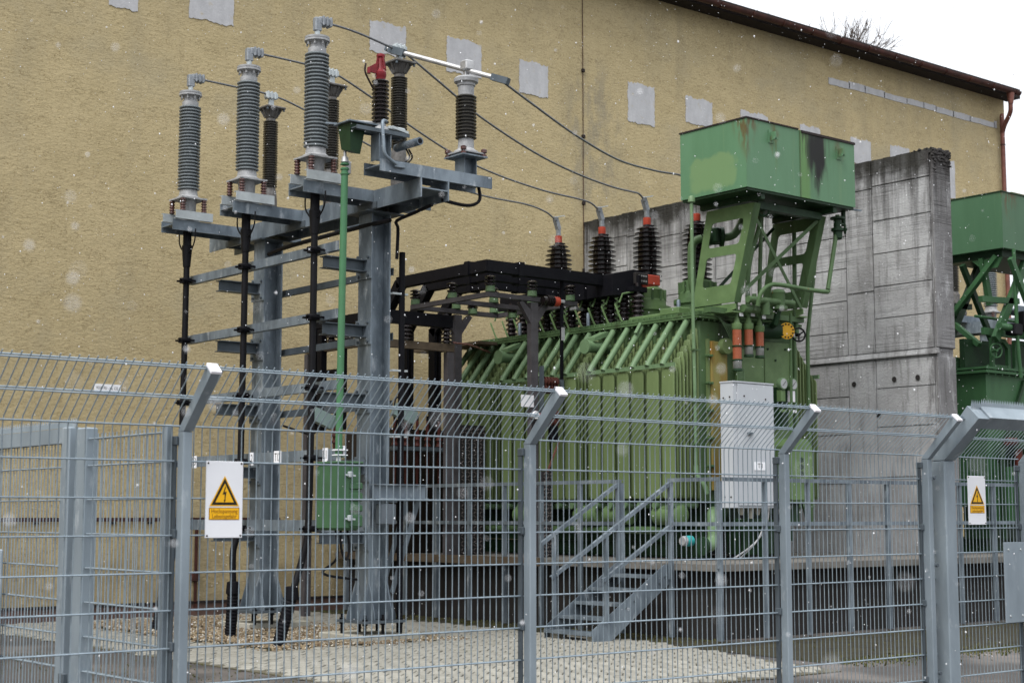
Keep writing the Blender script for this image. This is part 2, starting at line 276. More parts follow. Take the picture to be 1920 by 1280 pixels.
# ------------------------------------------------------------------ mesh builder
class MB:
    def __init__(s): s.v = []; s.f = []
    def add(s, vs, fs):
        o = len(s.v); s.v += [tuple(p) for p in vs]; s.f += [tuple(i + o for i in q) for q in fs]; return s
    def box(s, x0, x1, y0, y1, z0, z1):
        return s.add([(x0, y0, z0), (x1, y0, z0), (x1, y1, z0), (x0, y1, z0), (x0, y0, z1), (x1, y0, z1), (x1, y1, z1), (x0, y1, z1)],
                     [(3, 2, 1, 0), (4, 5, 6, 7), (0, 1, 5, 4), (1, 2, 6, 5), (2, 3, 7, 6), (3, 0, 4, 7)])
    def cbox(s, x0, x1, y0, y1, z0, z1, c=.01):      # chamfered on the four vertical edges and the top rim
        P = [(x0 + c, y0), (x1 - c, y0), (x1, y0 + c), (x1, y1 - c), (x1 - c, y1), (x0 + c, y1), (x0, y1 - c), (x0, y0 + c)]
        cx, cy = (x0 + x1) / 2, (y0 + y1) / 2
        def ins(p): return (p[0] + math.copysign(c, cx - p[0]), p[1] + math.copysign(c, cy - p[1]))
        rings = [[(*ins(p), z0) for p in P], [(*p, z0 + c) for p in P], [(*p, z1 - c) for p in P], [(*ins(p), z1) for p in P]]
        return s.loft(rings, True)
    def loft(s, rings, caps=True):
        n = len(rings[0]); vs = [p for r in rings for p in r]; fs = []
        for k in range(len(rings) - 1):
            for i in range(n):
                j = (i + 1) % n; fs.append((k * n + i, k * n + j, (k + 1) * n + j, (k + 1) * n + i))
        if caps: fs.append(tuple(reversed(range(n)))); fs.append(tuple(range((len(rings) - 1) * n, len(rings) * n)))
        return s.add(vs, fs)
    def bar(s, p, q, w_, h, up=(0, 0, 1)):
        p, q, up = Vector(p), Vector(q), Vector(up); d = (q - p).normalized(); a = d.cross(up)
        if a.length < 1e-5: a = d.cross(Vector((1, 0, 0)))
        a.normalize(); b = a.cross(d).normalized(); a *= w_ / 2; b *= h / 2
        r = lambda c: [c - a - b, c + a - b, c + a + b, c - a + b]
        return s.loft([r(p), r(q)])
    def tube(s, pts, r, n=8, caps=True):
        pts = [Vector(p) for p in pts]; rings = []; a = None
        for i, p in enumerate(pts):
            t = (pts[min(i + 1, len(pts) - 1)] - pts[max(i - 1, 0)]).normalized()
            if a is None:
                a = t.cross(Vector((0, 0, 1)));  a = t.cross(Vector((1, 0, 0))) if a.length < 1e-3 else a
            a = (a - t * a.dot(t)).normalized(); b = t.cross(a)
            rr = r[i] if isinstance(r, (list, tuple)) else r
            rings.append([p + (a * math.cos(2 * PI * k / n) + b * math.sin(2 * PI * k / n)) * rr for k in range(n)])
        return s.loft(rings, caps)
    def lathe(s, cx, cy, prof, n=20, axis='z', cz=0):
        rings = []
        for r, h in prof:
            ring = []
            for k in range(n):
                c, d = r * math.cos(2 * PI * k / n), r * math.sin(2 * PI * k / n)
                ring.append((cx + c, cy + d, h) if axis == 'z' else ((h, cy + c, cz + d) if axis == 'x' else (cx + d, h, cz + c)))
            rings.append(ring)
        return s.loft(rings, True)
    def plate(s, outer, holes, to3, nrm):            # flat plate with holes: 2D loops -> solid of thickness |nrm|
        loops = [outer] + holes; flat = [p for lp in loops for p in lp]
        tris = tessellate_polygon([[Vector((a, b, 0)) for a, b in lp] for lp in loops])
        A = [Vector(to3(a, b)) for a, b in flat]; N = Vector(nrm); m_ = len(A)
        fs = [tuple(t) for t in tris] + [tuple(i + m_ for i in reversed(t)) for t in tris]; o = 0
        for lp in loops:
            k = len(lp)
            for i in range(k): j = (i + 1) % k; fs.append((o + i, o + j, o + j + m_, o + i + m_))
            o += k
        return s.add(A + [p + N for p in A], fs)
    def ibeam_v(s, x0, x1, y0, y1, z0, z1, t=.02):  # column: flanges facing -X and +X, web along X
        ym = (y0 + y1) / 2
        s.box(x0, x0 + t, y0, y1, z0, z1); s.box(x1 - t, x1, y0, y1, z0, z1); return s.box(x0 + t, x1 - t, ym - .008, ym + .008, z0, z1)
    def ibeam_y(s, x0, x1, y0, y1, z0, z1, t=.02):  # along Y, flanges upright facing -X/+X, web flat
        zm = (z0 + z1) / 2
        s.box(x0, x0 + t, y0, y1, z0, z1); s.box(x1 - t, x1, y0, y1, z0, z1); return s.box(x0 + t, x1 - t, y0, y1, zm - .008, zm + .008)
    def ibeam_x(s, x0, x1, y0, y1, z0, z1, t=.018):  # along X, flanges upright facing -Y/+Y, web flat
        zm = (z0 + z1) / 2
        s.box(x0, x1, y0, y0 + t, z0, z1); s.box(x0, x1, y1 - t, y1, z0, z1); return s.box(x0, x1, y0 + t, y1 - t, zm - .007, zm + .007)
    def ibeam_xs(s, x0, x1, y0, y1, z0, z1, t=.012): # along X, standing: flanges top and bottom
        ym = (y0 + y1) / 2
        s.box(x0, x1, y0, y1, z0, z0 + t); s.box(x0, x1, y0, y1, z1 - t, z1); return s.box(x0, x1, ym - .006, ym + .006, z0 + t, z1 - t)

TINY = {'cover_bolts', 'capillary_tubes', 'head_rib', 'turret_rib', 'clamp_bolt', 'flange_bolts', 'link_bolts', 'plate_bolt', 'hinge_bolt', 'cable_bundle', 'shaft_ring', 'pale_cables', 'cable_glands', 'branches'}
ORG = {}
def tag(o, label=None, cat=None, group=None, kind=None):
    for k, v in (('label', label), ('category', cat), ('group', group), ('kind', kind)):
        if v: o[k] = v
    return o
def thing(name, label, cat, loc, group=None):
    o = bpy.data.objects.new(name, None); COL.objects.link(o); o.location = loc; o.empty_display_size = .1; ORG[o] = Vector(loc)
    return tag(o, label, cat, group)
def obj(name, mb, m, parent=None, kind=None, label=None, flat=False):
    if parent is not None: org = ORG[parent]
    else:
        xs, ys, zs = zip(*mb.v); org = Vector(((min(xs) + max(xs)) / 2, (min(ys) + max(ys)) / 2, min(zs)))
    me = bpy.data.meshes.new(name); me.from_pydata([Vector(p) - org for p in mb.v], [], mb.f); me.update()
    import bmesh
    if len(mb.f) < 60000:
        bm = bmesh.new(); bm.from_mesh(me); bmesh.ops.recalc_face_normals(bm, faces=bm.faces); bm.to_mesh(me); bm.free()
    if not flat:
        me.shade_smooth(); me.set_sharp_from_angle(angle=math.radians(38))
    me.materials.append(M[m] if isinstance(m, str) else m)
    o = bpy.data.objects.new(name, me); COL.objects.link(o)
    if parent is not None: o.parent = parent
    else: o.location = org
    ORG[o] = org
    if name in TINY: kind = 'stuff'
    if kind: o['kind'] = kind
    if label: o['label'] = label
    return o
def dup(o, d=(0, 0, 0), parent=None):
    c = o.copy(); COL.objects.link(c); c.parent = parent or o.parent; c.location = o.location + Vector(d); ORG[c] = ORG[o]; return c
def copy_tree(o, d, parent=None):
    c = o.copy(); COL.objects.link(c); c.parent = parent
    if parent is None: c.location = o.location + Vector(d)
    ORG[c] = ORG[o] + Vector(d)
    for ch in list(o.children): copy_tree(ch, d, c)
    return c
def empty_part(name, parent):
    o = bpy.data.objects.new(name, None); COL.objects.link(o); o.parent = parent; o.empty_display_size = .05; ORG[o] = ORG[parent]; return o
def text(body, size, at, face, m, parent, wid=None, align='CENTER'):   # raised print, face = '-Y' or '-X'
    cu = bpy.data.curves.new('lettering', 'FONT'); cu.body = body; cu.size = size; cu.align_x = align; cu.align_y = 'CENTER'; cu.extrude = .0006; cu.resolution_u = 2
    t = bpy.data.objects.new('lettering_src', cu); COL.objects.link(t); dg = bpy.context.evaluated_depsgraph_get(); dg.update()
    me = bpy.data.meshes.new_from_object(t.evaluated_get(dg)); bpy.data.objects.remove(t)
    xs = [v.co.x for v in me.vertices]; sx = 1 if not wid else wid / max(1e-6, max(xs) - min(xs))
    R = Matrix(((1, 0, 0), (0, 0, -1), (0, 1, 0))) if face == '-Y' else Matrix(((0, 0, -1), (-1, 0, 0), (0, 1, 0)))
    off = Vector(at) - ORG[parent]
    for v in me.vertices: v.co = R @ Vector((v.co.x * sx, v.co.y, v.co.z)) + off
    me.materials.clear(); me.materials.append(M[m]); me.name = 'lettering'
    o = bpy.data.objects.new('lettering', me); COL.objects.link(o); o.parent = parent; ORG[o] = ORG[parent]; return o
def sheds(r0, r1, z0, z1, n, r2=None, droop=.35):  # insulator profile, bottom to top
    p = []; st = (z1 - z0) / n
    for k in range(n):
        z = z0 + st * k; ro = r1 if (r2 is None or k % 2 == 0) else r2
        p += [(r0, z), (r0, z + st * .30), (ro * .985, z + st * (.50 - droop * .5)), (ro, z + st * .55), (ro * .97, z + st * .64), (r0 * 1.05, z + st * .92)]
    return p + [(r0, z1)]
def discs(r0, r1, z0, z1, n):                       # thin wide rain sheds on a plain core
    p = []; st = (z1 - z0) / n
    for k in range(n):
        z = z0 + st * k; p += [(r0, z), (r0, z + st * .62), (r1 * .96, z + st * .66), (r1, z + st * .72), (r1 * .96, z + st * .80), (r0, z + st * .98)]
    return p
def wires3(keys, per=8):                            # smooth path through points
    P = [Vector(k) for k in keys]; out = []
    for i in range(len(P) - 1):
        a, b, c, d = P[max(i - 1, 0)], P[i], P[i + 1], P[min(i + 2, len(P) - 1)]
        for k in range(per):
            t = k / per
            out.append(.5 * ((2 * b) + (c - a) * t + (2 * a - 5 * b + 4 * c - d) * t * t + (3 * b - 3 * c + d - a) * t ** 3))
    return out + [P[-1]]
# ------------------------------------------------------------------ SETTING: ground, paving, soil
FY = 22.8                       # face of the hall
tag(obj('ground', MB().box(-150, 220, -120, 300, -.4, 0), 'asphalt', flat=True), kind='structure')
# pavers laid diagonally in running bond, ragged edge
U = Vector((math.cos(PI / 4), math.sin(PI / 4), 0)); V = Vector((-U.y, U.x, 0))
def xedge(y): return 13.98 if y > 14.2 else 13.98 - (14.2 - y) * .30
def on_paving(x, y):
    if not (8.35 < x < xedge(y) and 10.55 < y < 22.55): return False
    if x < 12.25 and x > 9.6 and 16.15 < y < 22.0: return False       # gravel bed
    return True
base = MB().add([(8.3, 10.5, .012), (13.0, 10.5, .012), (14.0, 14.2, .012), (14.0, 22.6, .012), (8.3, 22.6, .012)], [(0, 1, 2, 3, 4)])
base.v += [(x, y, -.02) for x, y, z in base.v[:5]]; base.f += [(i, i + 5, (i + 1) % 5 + 5, (i + 1) % 5) for i in range(5)]
paving = tag(obj('paving', base, 'joint', flat=True), kind='structure')
PL, PW = .27, .15
cells = []
for i in range(20, 150):
    for j in range(-90, 160):
        c = V * ((j + .5 * (i % 2)) * PW) + U * (i * PL)
        if on_paving(c.x, c.y): cells.append((c.x, c.y))
def paver_mb(mb, x, y, z, k=1):
    a, b, c = PL / 2 - .004, PW / 2 - .006, .008
    P = lambda u, v, h: (x + U.x * u + V.x * v, y + U.y * u + V.y * v, z + h)
    lo = [P(-a, -b, -.02), P(a, -b, -.02), P(a, b, -.02), P(-a, b, -.02)]
    mi = [P(-a, -b, -.006), P(a, -b, -.006), P(a, b, -.006), P(-a, b, -.006)]
    hi = [P(-a + c, -b + c, 0), P(a - c, -b + c, 0), P(a - c, b - c, 0), P(-a + c, b - c, 0)]
    o = len(mb.v); mb.v += lo + mi + hi
    for r in (0, 4):
        for q in range(4): mb.f.append((o + r + q, o + r + (q + 1) % 4, o + r + 4 + (q + 1) % 4, o + r + 4 + q))
    mb.f.append((o + 8, o + 9, o + 10, o + 11))
def inview(x, y, z=0):
    d = Vector((x, y, z - 1.6)); f = d.x * .6347 + d.y * .7727; r = d.x * .7727 - d.y * .6347
    return f > 1 and abs(r / f) < .335 and (z - 1.6) / f > -.110
near = sorted([c for c in cells if inview(*c)], key=lambda c: c[0] ** 2 + c[1] ** 2)[:300]
ns = set(near); pm = MB(); paver_mb(pm, 0, 0, 0); pmesh = None
for (x, y) in near:
    if pmesh is None:
        one = MB(); paver_mb(one, x, y, .03); p0 = obj('paver', one, 'paver', paving, flat=True); pmesh = p0; px, py = x, y
    else: dup(p0, (x - px, y - py, rnd.uniform(-.006, .005)))
rest = MB()
for c in cells:
    if c not in ns: paver_mb(rest, c[0], c[1], .03 + rnd.uniform(-.006, .005))
obj('paver_field', rest, 'paver', paving, kind='stuff', flat=True)
# gravel bed round the footings
tag(obj('gravel_bed', MB().box(9.62, 12.23, 16.17, 21.98, -.02, .018), 'soil', flat=True), kind='structure')
g = MB()
for k in range(9000):
    x, y = rnd.uniform(9.5, 12.6), rnd.uniform(15.95, 22.1)
    if x > 12.25 and rnd.random() < .6: continue
    e = min(x - 9.5, y - 15.95)
    if e < .25 and rnd.random() < .7: continue
    r = rnd.uniform(.014, .034); z = .022 + rnd.uniform(0, .022); a = rnd.uniform(0, 6.3)
    ca, sa = math.cos(a), math.sin(a); q = rnd.uniform(.55, .9); h = r * rnd.uniform(.5, .8)
    g.add([(x + ca * r, y + sa * r, z), (x - sa * r * q, y + ca * r * q, z), (x - ca * r, y - sa * r, z), (x + sa * r * q, y - ca * r * q, z), (x, y, z + h)],
          [(0, 1, 4), (1, 2, 4), (2, 3, 4), (3, 0, 4)])
tag(obj('gravel', g, 'gravel', flat=True), label='brown and buff round pebbles spread about the concrete footings', cat='gravel', kind='stuff')
# strip of wet mossy soil in front of the platform
sb = MB().add([(13.6, 11.1, .006), (34, 10.3, .006), (34, 13.75, .006), (14.95, 13.75, .006), (14.95, 22.75, .006), (13.96, 22.75, .006), (13.96, 14.2, .006)], [(0, 1, 2, 3, 4, 5, 6)])
tag(obj('soil_strip', sb, 'soil', flat=True), kind='structure')
g = MB()
def tuft(x, y, s):
    for k in range(3):
        a = rnd.uniform(0, 6.3); h = s * rnd.uniform(.4, 1.); ww = s * .35; dx, dy = math.cos(a), math.sin(a); tx, ty = rnd.uniform(-.7, .7) * s, rnd.uniform(-.7, .7) * s
        g.add([(x + dx * ww, y + dy * ww, .004), (x - dx * ww, y - dy * ww, .004), (x + tx, y + ty, .004 + h)], [(0, 1, 2)])
for k in range(5200):
    x = rnd.uniform(13.6, 32); y = 11.0 - (x - 13.6) * .04 + abs(rnd.gauss(0, .22)) * rnd.choice((1, 1, -1)); tuft(x, y, rnd.uniform(.012, .04))
for k in range(1500): tuft(rnd.uniform(13.9, 15.), rnd.uniform(14, 22.6), rnd.uniform(.01, .035))
for k in range(1200): tuft(rnd.uniform(15, 32), rnd.uniform(11.2, 13.7), rnd.uniform(.008, .03))
for k in range(700): tuft(rnd.uniform(6.2, 8.3), rnd.uniform(11, 18), rnd.uniform(.008, .025))
tag(obj('moss', g, 'moss', flat=True), label='yellow green moss growing along the edge of the asphalt', cat='moss', kind='stuff')

# ------------------------------------------------------------------ the hall
hall = thing('industrial_hall', 'ochre roughcast hall with copper gutter and grey patched openings', 'building', (10, FY, 0))
mb = MB().box(-25, 35.38, FY, FY + 20, 0, 12.45); obj('wall', mb, 'facade', hall, flat=True)
obj('plinth', MB().box(-25, 35.4, FY - .035, FY + .002, 0, .2), 'plinth', hall, flat=True)
obj('drip_edge', MB().box(-25, 35.4, FY - .05, FY - .036, .2, .225).box(-25, 20.5, FY - .045, FY + .002, .226, .24), 'roof', hall, flat=True)
obj('roof', MB().add([(-26, 22.32, 12.47), (35.4, 22.32, 12.47), (35.62, 33, 14.9), (-26, 33, 14.9), (-26, 22.32, 12.56), (35.4, 22.32, 12.56), (35.62, 33, 15.02), (-26, 33, 15.02)],
    [(3, 2, 1, 0), (4, 5, 6, 7), (0, 1, 5, 4), (1, 2, 6, 5), (2, 3, 7, 6), (3, 0, 4, 7)]).box(-26, 35.55, 22.42, FY + .02, 12.36, 12.46), 'roof', hall, flat=True)
gb = MB(); ring = []
for xx in (-26., 35.22):
    ring.append([(xx, 22.24 + .085 * math.cos(a), 12.44 + .1 * math.sin(a)) for a in [PI + k * PI / 8 for k in range(9)]] + [(xx, 22.24 + .07 * math.cos(a), 12.44 + .085 * math.sin(a)) for a in [2 * PI - k * PI / 8 for k in range(9)]])
gb.loft(ring); gut = obj('gutter', gb, 'copper', hall)
for k in range(26):
    xx = 10 + k * 1.0; q = MB()
    for i in range(8):
        a0, a1 = PI + i * PI / 8, PI + (i + 1) * PI / 8
        q.bar((xx, 22.24 + .09 * math.cos(a0), 12.44 + .105 * math.sin(a0)), (xx, 22.24 + .09 * math.cos(a1), 12.44 + .105 * math.sin(a1)), .03, .006, (1, 0, 0))
    obj('gutter_bracket', q, 'copper', gut)
obj('downpipe', MB().tube(wires3([(34.86, 22.28, 12.36), (34.88, 22.28, 12.0), (34.95, 22.36, 11.85), (35.06, 22.6, 11.6), (35.12, 22.7, 11.4), (35.12, 22.7, 11.0), (35.12, 22.7, .3)], 5), .058, 12), 'copperp', hall)
obj('rain_hopper', MB().lathe(34.86, 22.26, [(.06, 12.08), (.085, 12.22), (.1, 12.36)], 14), 'copperp', hall)
obj('pipe_clip', MB().lathe(35.12, 22.7, [(.064, 11.1), (.066, 11.12), (.064, 11.14)], 14), 'copper', hall)
def patch(x0, x1, z0, z1, seed):
    r = random.Random(seed); pts = []
    def edge(ax, ay, bx, by, n=20, a=.05):
        ph = r.uniform(0, 6)
        for k in range(n):
            t = k / n; q = a * (.25 * math.sin(k * .5 + ph) + r.uniform(-.5, .5) * (1 if k % 3 else .3)); nx, ny = (by - ay), (ax - bx); L = math.hypot(nx, ny); pts.append((ax + (bx - ax) * t + nx / L * q, ay + (by - ay) * t + ny / L * q))
    kk = min(1, (z1 - z0) / .5); edge(x0, z0, x1, z0, a=.035 * kk); edge(x1, z0, x1, z1, a=.022 * kk); edge(x1, z1, x0, z1, a=.055 * kk); edge(x0, z1, x0, z0, a=.022 * kk)
    q = MB(); q.plate(pts, [], lambda a, b: (a, FY - .012, b), (0, .016, 0)); return q
for i, (a, b, z0, z1) in enumerate([(10.42, 10.92, 9.66, 10.5), (11.83, 12.66, 9.76, 10.5), (15.42, 16.21, 9.88, 10.45), (17.15, 17.97, 9.82, 10.48), (18.91, 19.64, 9.72, 10.38), (21.81, 22.57, 9.62, 10.46), (23.5, 24.31, 9.87, 10.44),
                                     (25.21, 26.11, 9.92, 10.42), (27.2, 27.9, 9.8, 10.42), (29.0, 29.75, 9.8, 10.4), (30.5, 31.25, 9.85, 10.45), (32.3, 33.1, 9.45, 10.4)]):
    obj('plaster_patch', patch(a, b, z0, z1, i), 'patch', hall, flat=True)
x = 28.25
while x < 34.9:
    x1 = min(34.98, x + rnd.uniform(.5, 1.1)); obj('filled_chase', patch(x, x1 + .03, 11.56 + rnd.uniform(-.02, .02), 11.72 + rnd.uniform(-.03, .03), int(x * 100)), 'patch', hall, flat=True); x = x1
# expansion joint with a lightning conductor, and the brown conductor low on the wall
lc = obj('lightning_conductor', MB().bar((20.56, FY - .015, 0.3), (20.56, FY - .015, 12.3), .010, .010, (0, 1, 0)), 'copper', hall)
for z in (10.45, 9.1, 7.75, 6.4, 5.2): obj('conductor_clip', MB().cbox(20.525, 20.595, FY - .05, FY + .002, z - .035, z + .035, .008), 'roof', lc)
eb = obj('earth_bar', MB().box(-10, 13.7, FY - .05, FY - .03, 1.50, 1.56), 'copper', hall, flat=True)
for k in range(14): obj('earth_bar_clip', MB().box(7.6 + k * .62, 7.66 + k * .62, FY - .06, FY + .002, 1.46, 1.497), 'roof', eb, flat=True)
obj('earth_lead', MB().bar((12.16, FY - .04, .1), (12.16, FY - .04, 1.49), .05, .02, (0, 1, 0)).cbox(12.08, 12.22, FY - .08, FY + .002, .55, .7, .01), 'copper', hall)
sg = thing('wall_plate', 'small white lettered plate screwed to the ochre hall wall', 'sign', (10.57, FY - .01, 3.5))
obj('plate', MB().box(10.36, 10.80, FY - .018, FY - .004, 3.49, 3.62), 'white', sg, flat=True)
text('VUW FU - tsu 132', .07, (10.57, FY - .019, 3.557), '-Y', 'sigk', sg, .36)

# ------------------------------------------------------------------ bare tree behind the roof
tree = thing('bare_tree', 'leafless tree showing its topmost twigs above the roof edge', 'tree', (41.6, 36, 0))
rtr = random.Random(5)
tk = MB(); br = MB()
tk.tube(wires3([(41.6, 36, 0), (41.7, 36, 5), (41.5, 36.1, 10), (41.6, 36, 14)], 4), [.35 - .02 * k for k in range(13)], 10)
def grow(p, d, L, r, dep):
    mid = p + d * L * .5 + Vector((rtr.uniform(-1, 1), rtr.uniform(-1, 1), rtr.uniform(-.3, .5))) * L * .08; q = p + d * L
    br.tube([p, mid, q], [r, r * .85, r * .65], 5, False)
    if dep == 0: return
    for k in range(3):
        nd = (d + Vector((rtr.uniform(-1, 1), rtr.uniform(-1, 1), rtr.uniform(-.35, .75))) * .62).normalized(); grow(p + (q - p) * rtr.uniform(.6, 1), nd, L * rtr.uniform(.6, .78), max(.008, r * .55), dep - 1)
for k in range(7):
    a = k * 6.28 / 7; grow(Vector((41.6, 36, 9.5 + k * .62)), Vector((math.cos(a) * .8, math.sin(a) * .8, .95)).normalized(), 2.75, .085, 5)
obj('trunk', tk, 'bark', tree); obj('branches', br, 'bark', tree)

# ------------------------------------------------------------------ fire walls between the bays
def firewall(x0, label):
    y0, y1, t = 14.57, FY - .01, .48
    fw = thing('fire_wall', label, 'wall', (x0 + .24, 18, .95))
    obj('core', MB().box(x0 + .03, x0 + t - .03, y0 + .03, y1, .95, 7.30), 'fire', fw, flat=True)
    rr = random.Random(3)
    g_ = .009
    up = [4.2, 4.75, 5.27, 5.81, 6.35, 6.93, 7.36]; lowr = [.95, 1.45, 2.2, 3.0, 3.62, 4.07]
    def panel(ya, yb, za, zb):
        obj('concrete_panel', MB().box(x0 + rr.uniform(-.004, .004), x0 + .028, ya + g_, yb - g_, za + g_, zb - g_), 'fire', fw, flat=True)
    cols = [(14.63, 15.76, 0), (15.76, 16.31, 1), (16.31, 17.5, 2), (17.5, 18.05, 1), (18.05, 19.25, 0), (19.25, 19.8, 1), (19.8, 21.0, 2), (21.0, 21.55, 1), (21.55, y1 - .02, 0)]
    for ya, yb, kind in cols:
        sh = -.16 if kind == 2 else 0
        zs = [4.2] + [z + sh for z in up[1:-1]] + [up[-1]] if kind != 1 else [4.2, 5.21, 6.9, 7.36]
        for a, b in zip(zs, zs[1:]): panel(ya, yb, a, b)
        zs = [.95] + [z + (sh * .6) for z in lowr[1:-1]] + [4.07] if kind != 1 else [.95, 2.2, 4.07]
        for a, b in zip(zs, zs[1:]): panel(ya, yb, a, b)
    obj('ledge', MB().add([(x0 - .035, y0 - .03, 4.105), (x0 + .03, y0 - .03, 4.105), (x0 + .03, y1, 4.105), (x0 - .035, y1, 4.105), (x0 - .012, y0 - .01, 4.193), (x0 + .03, y0 - .01, 4.193), (x0 + .03, y1, 4.193), (x0 - .012, y1, 4.193)],
        [(3, 2, 1, 0), (4, 5, 6, 7), (0, 1, 5, 4), (1, 2, 6, 5), (2, 3, 7, 6), (3, 0, 4, 7)]), 'fire', fw, flat=True)
    for za, zb in ((.95, 4.07), (4.2, 7.36)):
        obj('end_panel', MB().cbox(x0 + .004, x0 + t, y0, y0 + .035, za, zb, .012), 'fire', fw, flat=True)
        obj('rear_panel', MB().box(x0 + t - .028, x0 + t, y0 + .04, y1, za, zb), 'fire', fw, flat=True)
    # crumbling crest
    cr = MB(); n = 60
    for k in range(n):
        ya = y0 + (y1 - y0) * k / n; yb = y0 + (y1 - y0) * (k + 1) / n
        cr.box(x0 + rr.uniform(0, .02), x0 + t - rr.uniform(0, .02), ya, yb, 7.3, 7.362 + rr.uniform(0, .012))
    for k in range(240):
        yy = y0 + abs(rr.gauss(0, .25)); xx = x0 + rr.uniform(0, t); s_ = rr.uniform(.012, .035)
        zz = 7.37 if rr.random() < .5 else 7.37 - abs(rr.gauss(0, .12))
        if zz < 7.35: yy = y0 - .004
        cr.cbox(xx - s_, xx + s_, yy - s_ * .6, yy + s_ * .6, zz - s_ * .5, zz + s_ * .7, s_ * .3)
    obj('crest', cr, 'fire', fw, flat=True)
    for yy, zz in ((16.2, 3.72), (15.4, 3.75), (15.72, 3.2), (14.95, 3.75)):
        obj('anchor_hole', MB().lathe(0, yy, [(.045, x0 - .012), (.03, x0 + .003)], 10, 'x', zz), 'sockel', fw)
    return fw
firewall(20.56, 'board marked grey concrete fire wall with black algae along its crest')

# ------------------------------------------------------------------ platform the transformers stand on
PZ = .97
plat = thing('transformer_platform', 'low dark concrete platform with pale slab edge under the transformers', 'platform', (20, 17, 0))
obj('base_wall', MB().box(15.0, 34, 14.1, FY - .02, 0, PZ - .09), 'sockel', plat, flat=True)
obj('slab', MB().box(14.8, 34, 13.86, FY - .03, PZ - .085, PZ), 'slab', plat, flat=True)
obj('edge_board', MB().box(14.74, 14.795, 17.3, 22.6, PZ - .1, PZ + .02), 'oldwood', plat, flat=True)

# railing along two sides
rail = thing('platform_railing', 'galvanised railing with two rails round the transformer platform', 'railing', (14.77, 14, 0))
posts_y = [13.82, 14.69] + [15.63 + .84 * k for k in range(9)]
def rpost(x, y, ax):
    q = MB(); a, b = (.025, .01) if ax == 'x' else (.01, .025)
    q.box(x - .028, x + .028, y - .025, y - .017, .02, 2.03).box(x - .028, x - .02, y - .016, y + .03, .02, 2.03)
    return q
for y in posts_y: obj('post', rpost(14.77, y, 'y'), 'galv', rail, flat=True)
for k in range(1, 20): obj('post', rpost(14.77 + .86 * k, 13.82, 'x'), 'galv', rail, flat=True)
for nm, z0, z1 in (('top_rail', 2.03, 2.08), ('middle_rail', 1.46, 1.51)):
    for ya, yb in ((13.79, 14.72), (15.6, 22.5)): obj(nm, MB().box(14.738, 14.745, ya, yb, z0, z1).box(14.746, 14.79, ya, yb, z1 - .008, z1), 'galv', rail, flat=True)
    obj(nm, MB().box(14.80, 31.5, 13.785, 13.792, z0, z1).box(14.80, 31.5, 13.793, 13.84, z1 - .008, z1), 'galv', rail, flat=True)
for y in posts_y[:4]: obj('bolt', MB().lathe(0, y, [(.012, 14.72), (.012, 14.74)], 6, 'x', PZ - .05), 'galvd', rail)

# steps up to it
st = thing('steel_steps', 'short galvanised steel staircase with open treads and angled handrails', 'stairs', (14.1, 15.16, 0))
sx0, sx1 = 13.40, 14.70
slope = Vector((sx1 - sx0, 0, PZ - .13)).normalized()
for y in (14.70, 15.62):
    q = MB(); N = [(sx0 - .02, 0), (sx0 + .26, 0), (sx1 + .02, .70), (14.79, .70), (14.79, PZ - .01), (sx1 - .05, PZ - .01), (sx0 - .02, .17)]
    q.plate([(a, b) for a, b in N], [], lambda a, b: (a, y - .006, b), (0, .012, 0))
    s_ = obj('stringer', q, 'galv', st, flat=True)
    for a, b in ((sx0 + .55, .42), (sx0 + .7, .5), (sx1 - .05, .8), (sx1 - .15, .72)): obj('bolt', MB().lathe(a, 0, [(.016, y - .02), (.016, y - .007)], 6, 'y', b), 'galvd', s_)
for k in range(5):
    z = .135 + k * .172; xx = sx0 + .09 + k * .262; t = MB().box(xx - .12, xx + .14, 14.71, 15.61, z - .035, z - .028)
    t.box(xx - .135, xx - .121, 14.71, 15.61, z - .04, z + .002)
    for i in range(9): t.box(xx - .115 + i * .028, xx - .112 + i * .028, 14.71, 15.61, z - .027, z)
    obj('tread', t, 'galv', st, flat=True)
for y in (14.66, 15.66):
    for dz, nm in ((1.08, 'handrail'), (.52, 'knee_rail')):
        q = MB(); a, b = (sx0 - .05, y, .16 + dz), (14.72, y, PZ - .02 + dz)
        if nm == 'knee_rail': a = (sx0 + .12, y, .16 + dz + .12)
        q.bar(a, b, .05, .012).bar((a[0], y - .022, a[2] - .022), (b[0], y - .022, b[2] - .022), .006, .04)
        obj(nm, q, 'galv', st, flat=True)
    obj('baluster', MB().box(sx0 + .16, sx0 + .205, y - .02, y + .02, .25, 1.33), 'galv', st, flat=True)
    obj('baluster', MB().box(14.70, 14.725, y - .02, y + .02, PZ - .2, PZ + 1.06), 'galv', st, flat=True)
for y in (14.8, 15.5): obj('foot_block', MB().cbox(sx0 + .03, sx0 + .2, y - .08, y + .08, 0, .1, .01), 'pad', st, flat=True)
# ------------------------------------------------------------------ steel gantry with its footings
def footing(x0, x1, y0, y1, label):
    f = thing('concrete_footing', label, 'footing', ((x0 + x1) / 2, (y0 + y1) / 2, 0), 'footings of the steel gantry')
    obj('slab', MB().cbox(x0, x1, y0, y1, 0, .112, .012), 'pad', f, flat=True); return f
footing(11.05, 11.98, 16.41, 17.37, 'pale concrete footing slab under the column beside the green box')
footing(11.11, 12.1, 19.24, 20.0, 'pale concrete footing slab under the column behind the warning board')
BX0, BX1 = 11.19, 11.63                 # main beam
CB = [(19.79, 10.10, 12.2), (18.13, 10.12, 12.15), (16.41, 10.14, 12.1)]      # cross beams
LV = [4.90, 4.05, 3.17, 2.30, 1.43]     # levels of the cable rails
ga = thing('steel_gantry', 'grey galvanised steel gantry on two columns carrying the cable ends', 'gantry', (11.41, 18, .09))
COLY = [(16.55, 16.85), (19.24, 19.54)]
